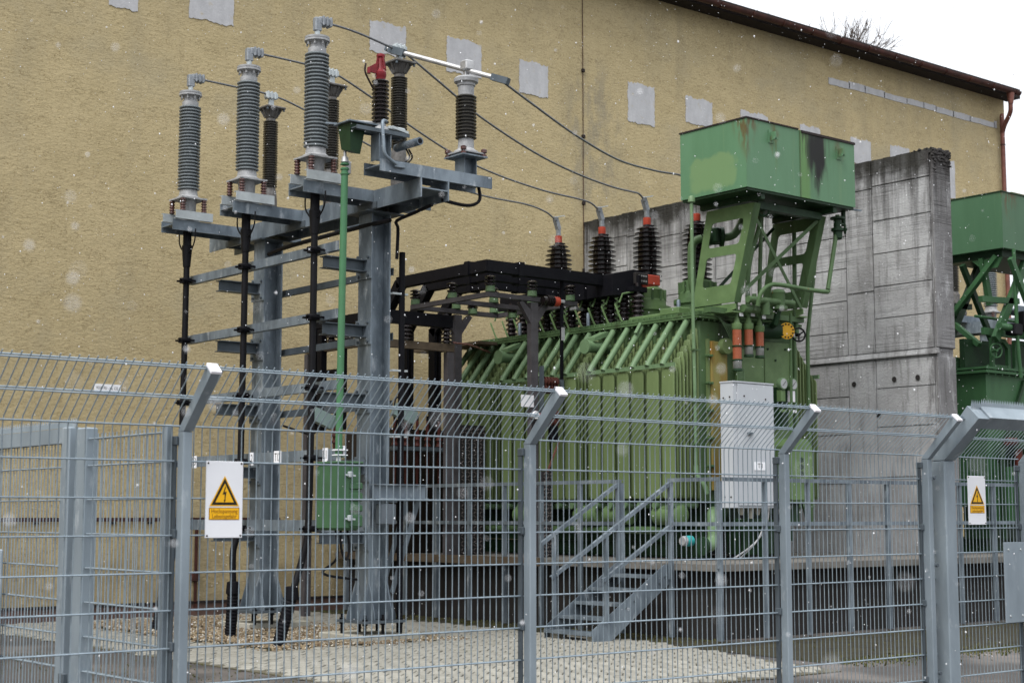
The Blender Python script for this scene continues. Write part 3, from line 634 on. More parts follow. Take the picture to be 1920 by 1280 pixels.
for y0, y1 in COLY:
    c = obj('column', MB().ibeam_v(11.26, 11.56, y0, y1, .29, 5.475), 'galv', ga, flat=True)
    obj('base_plate', MB().box(11.09, 11.73, y0 - .17, y1 + .17, .255, .285), 'galvd', c, flat=True)
    for yy in (y0 + .004, y1 - .012):
        for sgn, xa in ((-1, 11.26), (1, 11.56)):
            obj('stiffener', MB().plate([(xa + sgn * .002, .29), (xa + sgn * .13, .29), (xa + sgn * .13, .33), (xa + sgn * .002, .75)], [], lambda a, b: (a, yy, b), (0, .01, 0)), 'galv', c, flat=True)
    for xx in (11.27, 11.54):
        obj('stiffener', MB().plate([(y0 - .13, .29), (y0 - .002, .29), (y0 - .002, .75), (y0 - .13, .33)], [], lambda a, b: (xx, a, b), (.01, 0, 0)), 'galv', c, flat=True)
    for xx in (11.14, 11.41, 11.68):
        for yy in (y0 - .11, y1 + .11): obj('anchor_bolt', MB().lathe(xx, yy, [(.02, .096), (.02, .23), (.034, .231), (.034, .254)], 8).lathe(xx, yy, [(.034, .286), (.034, .31), (.018, .311), (.018, .36)], 8), 'rubber', c)
    obj('cap_plate', MB().box(11.12, 11.70, y0 - .1, y1 + .1, 5.476, 5.492), 'galvd', c, flat=True)
mbm = MB().ibeam_y(BX0, BX1, 15.39, 20.74, 5.493, 5.735)
obj('main_beam', mbm, 'galv', ga, flat=True)
for yy in (16.0, 17.1, 18.9, 20.3): obj('web_stiffener', MB().box(BX0 + .021, BX1 - .021, yy, yy + .01, 5.505, 5.605), 'galvd', ga, flat=True)
for yc, xa, xb in CB:
    b = obj('cross_beam', MB().ibeam_x(xa, BX0 - .002, yc, yc + .36, 5.585, 5.735).ibeam_x(BX1 + .002, xb, yc, yc + .36, 5.585, 5.735), 'galv', ga, flat=True)
    for yy in (yc - .045, yc + .345):
        obj('bearing_channel', MB().box(xa + .02, xa + .60, yy, yy + .012, 5.745, 5.865).box(xa + .02, xa + .60, yy + .013, yy + .06, 5.855, 5.865).box(xa + .02, xa + .60, yy + .013, yy + .06, 5.745, 5.752), 'pale', b, flat=True)
    obj('splice_plate', MB().box(BX0 - .012, BX0 - .001, yc - .08, yc + .44, 5.50, 5.583), 'galvd', b, flat=True)
b4 = obj('cross_beam', MB().ibeam_x(10.59, 12.32, 15.395, 15.755, 5.738, 5.89), 'galv', ga, flat=True)
for xx in (11.0, 11.9): obj('web_stiffener', MB().box(xx, xx + .01, 15.42, 15.73, 5.823, 5.885), 'galvd', b4, flat=True)
# arms and the long cable rails
for lev, z in enumerate(LV):
    hgt = .05 if lev < 3 else .075
    for y0, y1 in COLY:
        ym = (y0 + y1) / 2
        a = obj('bracket_arm', MB().ibeam_xs(10.62, 11.235, ym - .08, ym + .08, z - .19, z - .035), 'galvd', ga, flat=True)
        obj('end_plate', MB().box(11.238, 11.258, y0 - .02, y1 + .02, z - .28, z + .04), 'galv', a, flat=True)
        for yy in (y0 + .04, y1 - .04):
            for zz in (z - .24, z): obj('bolt', MB().lathe(0, yy, [(.02, 11.215), (.02, 11.237)], 6, 'x', zz), 'galvd', a)
    obj('cable_rail', MB().box(10.52, 10.535, 16.2, 20.12, z - .033, z + .033 + hgt).box(10.536, 10.60, 16.2, 20.12, z - .032, z - .024), 'galv', ga, flat=True)
    if lev < 3: obj('rear_rail', MB().box(11.63, 11.645, 16.6, 19.6, z - .2, z - .1).box(11.585, 11.629, 16.6, 19.6, z - .2, z - .192), 'galvd', ga, flat=True)
for (yy, s_) in ((19.78, 'L3'), (18.22, 'L2'), (17.55, 'T12'), (16.42, 'L1')):
    lp = obj('label_plate', MB().box(10.508, 10.518, yy - .055 - .03 * (len(s_) > 2), yy + .055 + .03 * (len(s_) > 2), 2.25, 2.42), 'white', ga, flat=True)
    text(s_, .15, (10.507, yy, 2.335), '-X', 'sigk', lp, .08 if len(s_) == 2 else .13)
# low arm with struts on the right of the near column
obj('low_arm', MB().ibeam_xs(11.24, 12.05, 16.36, 16.5, 1.80, 1.99, .014), 'galv', ga, flat=True)
obj('low_arm', MB().ibeam_xs(11.60, 12.08, 16.88, 17.0, 1.76, 1.95, .014), 'galvd', ga, flat=True)
obj('strut', MB().bar((12.00, 16.52, 1.78), (11.60, 16.52, .62), .07, .012, (0, 1, 0)), 'galvd', ga, flat=True)
obj('strut', MB().bar((12.04, 16.86, 1.74), (11.64, 16.86, .5), .07, .012, (0, 1, 0)), 'galvd', ga, flat=True)
# service wiring hanging below the beam
obj('wiring', MB().tube(wires3([(11.45, 15.5, 5.44), (11.42, 15.9, 5.38), (11.4, 16.2, 5.33), (11.6, 16.45, 5.28), (11.62, 16.5, 4.9)], 5), .022, 6)
    .tube(wires3([(11.3, 16.2, 5.33), (11.25, 17.2, 5.32), (11.25, 18.6, 5.30), (11.3, 19.2, 5.28)], 6), .03, 6).tube(wires3([(12.2, 15.55, 5.85), (12.2, 15.5, 5.6), (12.0, 15.5, 5.5), (11.6, 15.5, 5.52)], 6), .022, 6), 'rubber', ga)
obj('riser_pipe', MB().tube([(11.72, 16.52, 5.0), (11.72, 16.52, .12)], .042, 10), 'black', ga)
for z in (4.45, 3.45, 2.6): obj('pipe_clamp', MB().box(11.56, 11.80, 16.49, 16.55, z - .012, z + .012), 'pale', ga, flat=True)
obj('junction_box', MB().cbox(11.32, 11.56, 16.38, 16.50, 1.48, 1.74, .01), 'galvd', ga, flat=True)

# ------------------------------------------------------------------ cable sealing ends and black cables
def sealing_end(x, yc, label, grp='grey cable sealing ends on the gantry'):
    t = thing('cable_sealing_end', label, 'insulator', (x, yc, 5.865), grp)
    obj('insulator', MB().lathe(x, yc, sheds(.112, .158, 6.20, 7.43, 26)), 'polymer', t)
    b = obj('base_plate', MB().plate([(x - .2, yc - .2), (x + .2, yc - .2), (x + .2, yc + .2), (x - .2, yc + .2)], [], lambda a, c: (a, c, 6.055), (0, 0, .022)), 'silver', t, flat=True)
    obj('foot_casting', MB().lathe(x, yc, [(.17, 6.078), (.165, 6.10), (.135, 6.12), (.125, 6.199)], 20), 'silver', b)
    obj('cable_gland', MB().lathe(x, yc, [(.075, 5.72), (.11, 5.80), (.115, 6.0), (.13, 6.054)], 18), 'silver', b)
    for a in (-1, 1):
        for c in (-1, 1): obj('support_insulator', MB().lathe(x + a * .165, yc + c * .165, sheds(.028, .042, 5.866, 6.054, 5), 10), 'redbrown', t)
    cp = obj('head_fitting', MB().lathe(x, yc, [(.115, 7.431), (.118, 7.49), (.10, 7.50), (.10, 7.56), (.11, 7.565), (.162, 7.58), (.162, 7.605), (.15, 7.608), (.158, 7.615), (.158, 7.64), (.06, 7.65), (.06, 7.66)], 22), 'silver', t)
    for k in range(8):
        a = k * PI / 4; obj('bolt', MB().lathe(x + .13 * math.cos(a), yc + .13 * math.sin(a), [(.014, 7.53), (.014, 7.574)], 6), 'silver', cp)
    tm = obj('terminal', MB().lathe(x, yc, [(.035, 7.661), (.035, 7.74), (.028, 7.741), (.028, 7.80)], 12), 'pale', t)
    obj('elbow_clamp', MB().cbox(x - .05, x + .05, yc - .04, yc + .04, 7.72, 7.90, .012).cbox(x + .0, x + .21, yc - .045, yc + .045, 7.815, 7.912, .012), 'castal', tm)
    q = MB()
    for k in range(3): q.cbox(x + .05 + k * .055, x + .08 + k * .055, yc - .06, yc + .06, 7.80, 7.925, .006)
    obj('clamp_bolt', q, 'castal', tm)
    return t
SX = 10.42
where = ['farthest from the green drive shaft', 'between two others alike', 'closest to the green drive shaft']
for (yc, xa, xb), wh in zip(CB, where): sealing_end(SX, yc + .18, 'tall light grey ribbed cable sealing end, %s' % wh)
def power_cable(yc, gx, gy, label, foot=True):
    x = SX; t = thing('power_cable', label, 'cable', (gx, gy, 0), 'black power cables of the gantry')
    pts = [(x, yc, 5.74), (x, yc, 5.2), (10.41, yc, 3.2), (10.39, yc, 1.55), (10.33, yc + .02, 1.1), ((x + gx) / 2 - .03, (yc + gy) / 2, .62), (gx, gy, -.02)]
    P = wires3(pts, 7)
    obj('sheath', MB().tube(P, .043, 12), 'rubber', t)
    obj('upper_sleeve', MB().tube([(x, yc, 5.70), (x, yc, 5.42), (x, yc, 5.4), (x, yc, 5.1)], [.058, .06, .075, .052], 12), 'rubber', t)
    lo = [p for p in P if p[2] < .66]
    q = MB(); rr = []
    fine = wires3([tuple(p) for p in lo], 5)
    for k in range(len(fine)): rr.append(.078 if k % 2 else .070)
    q.tube(fine, rr, 12); obj('corrugated_duct', q, 'black', t)
    p = lo[0]; obj('duct_collar', MB().tube([p + Vector((.0, 0, .12)), p + Vector((0, 0, .11)), p, p - Vector((0, 0, .04))], [.055, .08, .09, .09], 12), 'black', t)
    for z in LV[:5]:
        c = obj('cable_clamp', MB().lathe(x - .01, yc, [(.05, z - .035), (.085, z - .034), (.088, z - .012), (.06, z - .010), (.06, z + .010), (.09, z + .012), (.085, z + .036), (.05, z + .037)], 12), 'black', t)
        obj('clamp_bolt', MB().box(x - .10, x + .10, yc - .10, yc - .07, z - .012, z + .012).box(x - .1, x + .1, yc + .07, yc + .1, z - .012, z + .012), 'black', c, flat=True)
    loop = wires3([(x - .0, yc - .24, 5.62), (x - .0, yc - .22, 5.45), (x, yc - .12, 5.33), (x, yc, 5.29), (x, yc + .10, 5.33), (x - .02, yc + .19, 5.45), (x - .02, yc + .2, 5.60)], 5)
    obj('earth_lead', MB().tube(loop, .011, 6), 'rubber', t)
power_cable(CB[0][0] + .18, 10.08, CB[0][0] + .2, 'black high voltage cable hanging farthest from the green drive box')
power_cable(CB[1][0] + .18, 10.32, CB[1][0] + .22, 'black high voltage cable passing behind the large warning sign')
power_cable(CB[2][0] + .18, 9.98, CB[2][0] + .2, 'black high voltage cable hanging closest to the green drive box')

# ------------------------------------------------------------------ dark post insulators
def post_insulator(x, yc, zt, label, grp='dark post insulators on the gantry', z0=5.74):
    t = thing('post_insulator', label, 'insulator', (x, yc, z0), grp); d = zt - 7.44
    obj('pedestal', MB().lathe(x, yc, [(.13, z0 + .10), (.13, z0 + .13), (.10, z0 + .14), (.115, z0 + .45), (.1, 6.36 + d * .3), (.085, 6.42 + d * .3)], 18).cbox(x - .2, x + .2, yc - .17, yc + .17, z0, z0 + .1, .01), 'darkcast', t)
    obj('insulator', MB().lathe(x, yc, sheds(.078, .112, 6.421 + d * .3, 7.43 + d, 28)), 'darkpor', t)
    hd = obj('head_casting', MB().lathe(x, yc, [(.075, 7.432 + d), (.07, 7.47 + d), (.085, 7.48 + d), (.13, 7.60 + d)], 16).cbox(x - .165, x + .165, yc - .165, yc + .165, 7.602 + d, 7.635 + d, .008), 'darkcast', t)
    q = MB()
    for k in range(8):
        a = k * PI / 4 + .2; q.bar((x + .08 * math.cos(a), yc + .08 * math.sin(a), 7.48 + d), (x + .15 * math.cos(a), yc + .15 * math.sin(a), 7.60 + d), .015, .03)
    obj('head_rib', q, 'darkcast', hd, flat=True)
    for a in (-1, 1):
        for c in (-1, 1): obj('bolt', MB().lathe(x + a * .14, yc + c * .14, [(.016, 7.57 + d), (.016, 7.601 + d)], 6), 'galvd', hd)
    q = MB().cbox(x - .04, x + .04, yc - .025, yc + .025, 7.636 + d, 7.78 + d, .008).cbox(x - .10, x + .10, yc - .045, yc + .045, 7.77 + d, 7.86 + d, .012)
    for k in range(3): q.cbox(x - .085 + k * .06, x - .055 + k * .06, yc - .055, yc + .055, 7.76 + d, 7.875 + d, .006)
    obj('wire_clamp', q, 'pale', t); return t
post_insulator(11.75, 19.97, 7.44, 'dark ribbed post insulator farthest from the red capped one')
post_insulator(11.75, 18.31, 7.42, 'dark ribbed post insulator second closest to the red capped one')
post_insulator(11.70, 16.59, 7.36, 'dark ribbed post insulator directly behind the red capped one')

# short thick arrester on the near cross beam
t = thing('surge_arrester', 'short thick dark insulator with silver ends under the aluminium tube', 'insulator', (12.03, 15.57, 5.89))
x, y = 12.03, 15.57
obj('stub_column', MB().ibeam_v(x - .1, x + .1, y - .1, y + .1, 5.893, 6.12, .012), 'galv', t, flat=True)
obj('mounting_plate', MB().box(x - .2, x + .2, y - .2, y + .2, 6.122, 6.14), 'galv', t, flat=True)
obj('mounting_plate', MB().box(x - .18, x + .18, y - .18, y + .18, 6.17, 6.188), 'silver', t, flat=True)
for a in (-1, 1):
    for c in (-1, 1): obj('support_bushing', MB().lathe(x + a * .165, y + c * .165, [(.035, 6.141), (.035, 6.165), (.02, 6.168), (.02, 6.19), (.038, 6.192), (.038, 6.23), (.02, 6.24)], 10), 'redbrown', t)
obj('foot_casting', MB().lathe(x, y, [(.165, 6.189), (.155, 6.215), (.125, 6.23), (.105, 6.25), (.1, 6.37)], 20), 'silver', t)
obj('insulator', MB().lathe(x, y, sheds(.1, .138, 6.371, 6.945, 13)), 'darkpor', t)
obj('head_fitting', MB().lathe(x, y, [(.1, 6.946), (.105, 7.06), (.12, 7.07), (.12, 7.10), (.155, 7.115), (.16, 7.16), (.13, 7.185), (.05, 7.19)], 20), 'silver', t)
obj('tube_clamp', MB().cbox(x - .035, x + .035, y - .03, y + .03, 7.191, 7.30, .008).cbox(x - .07, x + .07, y - .09, y + .05, 7.27, 7.40, .015), 'alu', t)
# red capped arrester with its steelwork
t = thing('earthing_arrester', 'black insulator with bright red cap standing on the gantry', 'insulator', (10.66, 15.57, 5.89))
x, y = 10.70, 15.57
obj('stub_column', MB().ibeam_v(x - .08, x + .1, y - .1, y + .08, 5.893, 6.22, .012), 'galv', t, flat=True)
obj('mounting_beam', MB().ibeam_x(x - .42, x + .36, y - .12, y + .1, 6.222, 6.27, .012), 'galvd', t, flat=True)
obj('foot_casting', MB().lathe(x, y, [(.12, 6.272), (.11, 6.30), (.075, 6.33), (.07, 6.36)], 18), 'silver', t)
obj('insulator', MB().lathe(x, y, sheds(.066, .108, 6.361, 6.915, 11)), 'brownpor', t)
rc = obj('red_cap', MB().lathe(x, y, [(.06, 6.916), (.064, 6.95), (.07, 6.96), (.07, 7.01), (.052, 7.03), (.042, 7.05), (.034, 7.19), (.05, 7.2), (.056, 7.22), (.05, 7.235), (.02, 7.24)], 18), 'red', t)
for a in (0, 1.57, 3.14, 4.71): obj('rib', MB().bar((x + .042 * math.cos(a), y + .042 * math.sin(a), 7.2), (x + .075 * math.cos(a), y + .075 * math.sin(a), 7.04), .012, .02), 'red', rc, flat=True)
obj('lever', MB().plate([(x - .19, 6.99), (x - .07, 6.98), (x - .04, 7.12), (x - .06, 7.12), (x - .19, 7.04)], [], lambda a, b: (a, y - .015, b), (0, .025, 0)).bar((x - .19, y - .02, 7.0), (x - .16, y + .02, 7.0), .04, .07), 'red', t, flat=True)
obj('drive_rod', MB().tube(wires3([(x - .22, y, 7.08), (x - .23, y, 6.98), (x - .16, y, 6.86), (x - .1, y, 6.78)], 4), .012, 6), 'brownpor', t)
obj('conduit', MB().tube(wires3([(x - .02, y - .16, 6.36), (x - .1, y - .2, 6.33), (x - .1, y - .22, 6.1), (x - .07, y - .22, 5.93), (x + .1, y - .21, 5.84)], 5), .022, 8).cbox(x + .08, x + .24, y - .215, y - .18, 5.80, 5.87, .008), 'galv', t)
obj('torque_tube', MB().tube([(x + .33, y - .38, 6.13), (x + .33, y + .12, 6.13)], .05, 14), 'galv', t)
obj('tube_bore', MB().tube([(x + .33, y - .383, 6.13), (x + .33, y - .379, 6.13)], .032, 12), 'black', t)
obj('cable_loop', MB().tube(wires3([(x + .32, y - .1, 6.08), (x + .36, y - .12, 5.98), (x + .30, y - .1, 5.90)], 5), .012, 6).tube(wires3([(x + .36, y - .1, 6.08), (x + .40, y - .12, 5.98), (x + .33, y - .1, 5.89)], 5), .012, 6), 'rubber', t)
obj('grading_bracket', MB().bar((x + .1, y - .1, 6.32), (x + .34, y - .1, 6.28), .05, .03).cbox(x + .05, x + .3, y - .12, y - .06, 6.285, 6.33, .01), 'pale', t)

# ------------------------------------------------------------------ green drive shaft and box
t = thing('earthing_drive', 'green upright drive shaft rising from a green motor box', 'switch drive', (10.43, 15.78, 1.4))
px_, py_ = 10.43, 15.78
bxm = MB().cbox(10.28, 10.62, 15.56, 16.04, 1.42, 2.20, .03)
bx = obj('motor_box', bxm, 'boxg', t)
for z0, z1 in ((1.46, 1.60), (1.64, 1.72), (1.76, 1.86), (1.90, 1.98)): obj('door_rib', MB().cbox(10.44, 10.63, 15.545, 15.58, z0, z1, .012), 'boxg', bx)
obj('door_lid', MB().cbox(10.275, 10.44, 15.545, 15.58, 1.44, 2.18, .012), 'boxg', bx)
for z in (1.56, 2.07): obj('latch', MB().cbox(10.40, 10.46, 15.50, 15.544, z - .03, z + .04, .008).bar((10.36, 15.52, z), (10.50, 15.52, z - .01), .02, .02), 'pale', bx)
obj('roof_lip', MB().cbox(10.265, 10.635, 15.54, 16.055, 2.201, 2.23, .01), 'boxg', bx)
obj('shaft', MB().tube([(px_, py_, 2.30), (px_ + .04, py_, 5.80)], .043, 16), 'poleg', t)
q = MB()
for z in (5.71, 5.77, 5.83): q.lathe(px_ + .04, py_, [(.044, z), (.055, z + .004), (.055, z + .02), (.044, z + .024)], 14)
obj('shaft_ring', q, 'poleg', t)
obj('coupling', MB().lathe(px_ + .04, py_, [(.04, 5.86), (.05, 5.87), (.04, 5.93), (.02, 5.94), (.02, 6.02)], 12).cbox(px_ + .05, px_ + .13, py_ - .02, py_ + .02, 5.72, 5.90, .02), 'alu', t)
obj('lower_coupling', MB().lathe(px_, py_, [(.03, 2.231), (.03, 2.30)], 10).cbox(px_ - .07, px_ + .09, py_ - .07, py_ + .07, 2.30, 2.315, .004).cbox(px_ - .07, px_ + .09, py_ - .07, py_ + .07, 2.36, 2.375, .004).cbox(px_ + .05, px_ + .09, py_ - .03, py_ + .03, 2.28, 2.42, .006), 'cap', t)
obj('gear_hood', MB().loft([[(10.43, 15.60, 5.97), (10.57, 15.60, 5.95), (10.57, 15.80, 6.00), (10.43, 15.80, 6.02)], [(10.40, 15.57, 6.315), (10.63, 15.57, 6.315), (10.63, 15.84, 6.32), (10.40, 15.84, 6.32)]]), 'dgreen', t, flat=True)
obj('gear_plate', MB().box(10.36, 10.80, 15.52, 15.88, 6.322, 6.338).bar((10.40, 15.85, 6.345), (10.30, 15.95, 6.36), .05, .02), 'galv', t, flat=True)
obj('gear_shaft', MB().tube([(10.45, 15.72, 6.365), (10.80, 15.58, 6.365)], .022, 10), 'silver', t)
obj('mounting_bar', MB().box(10.60, 10.67, 15.58, 16.3, 2.18, 2.26), 'galvd', t, flat=True)
obj('cable_loop', MB().tube(wires3([(10.42, 15.7, 1.42), (10.42, 15.68, 1.2), (10.5, 15.7, 1.08), (10.58, 15.75, 1.2), (10.58, 15.8, 1.42)], 5), .016, 6).tube(wires3([(10.35, 15.7, 1.42), (10.36, 15.68, 1.1), (10.5, 16.2, .9), (11.2, 16.5, .8)], 5), .016, 6), 'rubber', t)

t.location.x -= .14
# ------------------------------------------------------------------ overhead conductors
def conductor(name, pts, r, label, m='cond', per=8):
    o = obj(name, MB().tube(wires3(pts, per), r, 8), m); tag(o, label, 'conductor', 'bare overhead conductors'); return o
conductor('overhead_wire', [(10.52, 19.97, 7.86), (11.14, 19.97, 7.85), (11.72, 19.97, 7.83), (12.25, 20.0, 7.74), (13.62, 20.0, 7.32), (14.67, 20.01, 7.0), (15.77, 20.02, 6.85), (16.75, 20.03, 6.82), (17.2, 20.04, 6.75), (17.42, 20.04, 6.64)], .0155, 'bare wire ending on the bushing farthest from the green conservator')
conductor('overhead_wire', [(10.52, 18.31, 7.86), (11.25, 18.31, 7.85), (11.75, 18.32, 7.82), (12.6, 18.52, 7.62), (13.23, 18.59, 7.38), (14.18, 18.66, 7.06), (15.07, 18.73, 6.88), (16.11, 18.8, 6.77), (16.92, 18.9, 6.76), (17.25, 18.93, 6.73), (17.42, 18.94, 6.64)], .0155, 'bare wire ending on the middle one of the three wired bushings')
conductor('overhead_wire', [(10.52, 16.59, 7.86), (11.0, 16.59, 7.83), (11.66, 16.58, 7.71)], .0155, 'short bare wire from grey sealing end to the aluminium tube clamp')
conductor('overhead_wire', [(11.75, 16.45, 7.62), (12.52, 16.61, 7.34), (13.24, 16.82, 7.12), (14.39, 17.03, 6.83), (15.41, 17.24, 6.69), (16.37, 17.5, 6.66), (17.03, 17.72, 6.70), (17.3, 17.84, 6.72), (17.45, 17.87, 6.64)], .0155, 'bare wire crossing below the tube to the bushing beside the conservator')
conductor('overhead_wire', [(12.21, 15.02, 7.03), (12.91, 15.28, 6.92), (14.0, 15.66, 6.75), (15.15, 16.03, 6.64), (16.22, 16.36, 6.69), (17.03, 16.6, 6.76), (17.35, 16.75, 6.62), (17.45, 16.77, 6.4)], .0155, 'bare wire running from the tube to behind the green conservator')
tb = thing('busbar_tube', 'straight thick aluminium tube lying on two dark insulators', 'conductor', (12, 16, 7.2), 'bare overhead conductors')
A, B = Vector((11.57, 16.70, 7.745)), Vector((12.25, 15.02, 7.06))
obj('tube', MB().tube([A, B], .032, 14), 'alu', tb)
dd = (B - A).normalized()
obj('end_clamp', MB().bar(A + dd * .05, A + dd * .3, .09, .10).bar(A - dd * .01, A + dd * .02, .07, .07), 'galvd', tb)
obj('end_clamp', MB().bar(B - dd * .22, B + dd * .03, .085, .085), 'galvd', tb)
# ------------------------------------------------------------------ TRANSFORMER in the near bay
def tube_obj(name, pts, r, m, parent, n=10, per=5, smooth=True):
    return obj(name, MB().tube(wires3(pts, per) if smooth else pts, r, n), m, parent)
tr = thing('power_transformer', 'large yellow green power transformer with rows of fins and orange breathers', 'transformer', (17.5, 18.5, PZ))
X0, X1, Y0, Y1, ZB, ZT = 16.48, 18.56, 15.78, 21.3, 1.78, 4.44
body = obj('tank', MB().cbox(X0, X1, Y0, Y1, ZB, ZT, .03), 'green', tr)
cv = obj('cover', MB().box(X0 - .10, X1 + .10, Y0 - .10, Y1 + .1, ZT + .002, ZT + .03).box(X0 - .10, X1 + .10, Y0 - .10, Y1 + .1, ZT + .038, ZT + .066).box(X0 - .04, X1 + .04, Y0 - .04, Y1, ZT + .067, ZT + .11), 'green', tr, flat=True)
q = MB()
for k in range(46): q.lathe(X0 - .07, Y0 + k * .12, [(.016, ZT - .03), (.016, ZT + .10)], 6)
for k in range(18): q.lathe(X0 + .02 + k * .12, Y0 - .07, [(.016, ZT - .03), (.016, ZT + .10)], 6)
obj('cover_bolts', q, 'green', cv)
for yy in (16.3, 18.3, 20.0): obj('lifting_stud', MB().lathe(X0 + .12, yy, [(.05, ZT + .111), (.045, ZT + .12), (.03, ZT + .13), (.03, ZT + .33), (.022, ZT + .34)], 10), 'galv', cv)
obj('wood_walkway', MB().box(X0 - .5, X0 - .12, 20.3, 22.2, ZT - .02, ZT + .03).box(X0 - .4, X0 - .10, 21.3, 22.5, ZT + .06, ZT + .09), 'oldwood', tr, flat=True)
# radiators: header pipe rising to the tank, fins growing inwards
FINX = [15.95 + .072 * k for k in range(8)]
def fin_mb(x, yc, zb, zt, w_=.122):
    prof = []
    n = 8
    for k in range(n + 1):
        yv = -w_ + 2 * w_ * k / n; prof.append((yv, -.009 - (.008 if k % 2 else 0)))
    prof += [(a, -b) for a, b in reversed(prof)]
    rings = []
    for z, s_, tk in ((zb, .86, .6), (zb + .05, 1, 1), (zt - .12, 1, 1), (zt - .10, .93, 1), (zt - .09, .60, 1), (zt - .02, .56, .9), (zt, .36, .6)) if w_ < .12 else ((zb, .86, .6), (zb + .05, 1, 1), (zt - .07, 1, 1), (zt - .02, .86, .9), (zt, .60, .6)): rings.append([(x + b * tk, yc + a * s_ - (.035 if s_ < .62 and w_ < .12 and z > 3 else 0), z) for a, b in prof])
    return MB().loft(rings)
def radiator(yc, sgn=1):
    xm = 17.52
    fx = lambda x: x if sgn == 1 else 2 * xm - x
    yp = yc + .075; q = MB().tube([(fx(15.91), yp, 3.74), (fx(15.96), yp, 3.82), (fx(16.43), yp, 4.42), (fx(16.50), yp, 4.43)], .047, 12)
    r = obj('radiator', q, 'pipeg', tr)
    obj('lower_header', MB().tube([(fx(15.95), yc, 1.74), (fx(16.49), yc, 1.74)], .05, 10), 'pipeg', r)
    obj('tie_bar', MB().bar((fx(15.925), yc - .155, 3.735), (fx(15.925), yc + .155, 3.735), .03, .06, (0, 0, 1)), 'pipeg', r, flat=True)
    for k, x in enumerate(FINX): obj('fin', fin_mb(fx(x), yc - .0, 1.84, 3.70 + max(0, x - 15.95) * 1.25 - .03 * (k > 0), .122 if k == 0 else .112), 'fin', r)
    return r
rads = [17.443, 17.133, 16.824, 16.51, 16.196, 15.886]
base_rad = radiator(rads[-1])
def clone_radiator(y):
    d = (0, y - rads[-1], 0); r = dup(base_rad, d, tr)
    for ch in list(base_rad.children): c = ch.copy(); COL.objects.link(c); c.parent = r
    ORG[r] = ORG[tr]
for y in rads[:-1] + [19.547, 19.236, 18.925, 18.614, 18.303, 17.992] + [20.10, 20.41, 20.72, 21.03]: clone_radiator(y)
for y in (15.90, 16.21): radiator(y, -1)
for yy in (17.715, 19.82):     # oil headers between the banks
    h = obj('oil_header', MB().tube([(15.99, yy, 4.16), (16.03, yy, 4.16)], .115, 18).tube([(16.03, yy, 4.16), (16.5, yy, 4.16)], .09, 16), 'pipeg', tr)
    obj('header_duct', MB().loft([[(16.12, yy - .09, 4.24), (16.12, yy + .09, 4.24), (16.12, yy + .09, 4.30), (16.12, yy - .09, 4.30)], [(16.46, yy - .1, 4.36), (16.46, yy + .1, 4.36), (16.46, yy + .1, 4.44), (16.46, yy - .1, 4.44)]]), 'pipeg', h, flat=True)
for yy in (16.86, 18.5): obj('valve_lever', MB().bar((16.25, yy, 4.30), (16.42, yy + .04, 4.50), .05, .03), 'pipeg', tr, flat=True)
# underside: skids, oil pumps, lower manifold
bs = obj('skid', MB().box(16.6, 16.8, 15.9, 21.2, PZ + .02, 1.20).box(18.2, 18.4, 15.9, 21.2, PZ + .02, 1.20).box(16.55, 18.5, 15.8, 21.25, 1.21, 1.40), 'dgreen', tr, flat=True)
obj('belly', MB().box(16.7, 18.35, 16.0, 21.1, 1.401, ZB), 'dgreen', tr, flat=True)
for yy in (16.05, 17.1, 17.75, 19.2): obj('oil_pump', MB().tube([(16.12, yy - .26, 1.60), (16.12, yy - .24, 1.60), (16.12, yy + .24, 1.60), (16.12, yy + .26, 1.60)], [.11, .145, .145, .11], 18).cbox(16.0, 16.1, yy - .1, yy + .05, 1.52, 1.72, .01), 'bright', tr)
tube_obj('manifold_pipe', [(16.15, 20.9, 1.38), (16.15, 16.2, 1.38)], .055, 'green', tr, 12, smooth=False)
obj('drain_pipe', MB().tube(wires3([(16.75, 15.72, 1.62), (16.55, 15.6, 1.64), (16.38, 15.45, 1.58), (16.33, 15.4, 1.42), (16.30, 15.38, 1.26), (16.18, 15.34, 1.17), (16.05, 15.32, 1.17)], 5), .085, 14), 'pipeg', tr)
obj('drain_flange', MB().lathe(0, 15.32, [(.13, 16.0), (.13, 16.05)], 16, 'x', 1.17), 'dgreen', tr); obj('drain_flange', MB().tube([(16.72, 15.74, 1.62), (16.82, 15.76, 1.62)], .2, 16), 'dgreen', tr)
obj('blanking_cap', MB().lathe(0, 15.5, [(.065, 15.86), (.075, 15.88), (.075, 15.98)], 16, 'x', 1.24), 'teal', tr)
obj('cap_seal', MB().lathe(0, 15.5, [(.06, 15.80), (.07, 15.82), (.07, 15.859)], 16, 'x', 1.24), 'silver', tr)
q = MB()
for k in range(26):
    a = (16.3 + rnd.uniform(0, 1.5), 15.45 + rnd.uniform(-.15, .3), 1.70 - rnd.uniform(0, .2)); b = (a[0] + rnd.uniform(-.3, .3), a[1] + rnd.uniform(-.1, .3), PZ + .02 + rnd.uniform(0, .25))
    q.tube(wires3([a, ((a[0] + b[0]) / 2 + rnd.uniform(-.2, .2), a[1], min(a[2], b[2]) - rnd.uniform(-.1, .1)), b], 4), rnd.choice((.008, .01, .014)), 5)
obj('cable_bundle', q, 'rubber', tr)
obj('pale_cables', MB().tube(wires3([(17.0, 14.98, 1.72), (16.95, 15.0, 1.5), (16.8, 15.0, 1.25), (16.55, 15.1, 1.0)], 5), .012, 6).tube(wires3([(17.03, 14.98, 1.72), (16.99, 15.0, 1.45), (16.75, 15.02, 1.2), (16.4, 15.1, .99)], 5), .012, 6), 'silver', tr)
obj('sump_box', MB().cbox(16.9, 17.5, 15.3, 15.7, PZ + .05, 1.55, .02).box(17.1, 17.2, 15.15, 15.25, PZ, 1.5), 'dgreen', tr)
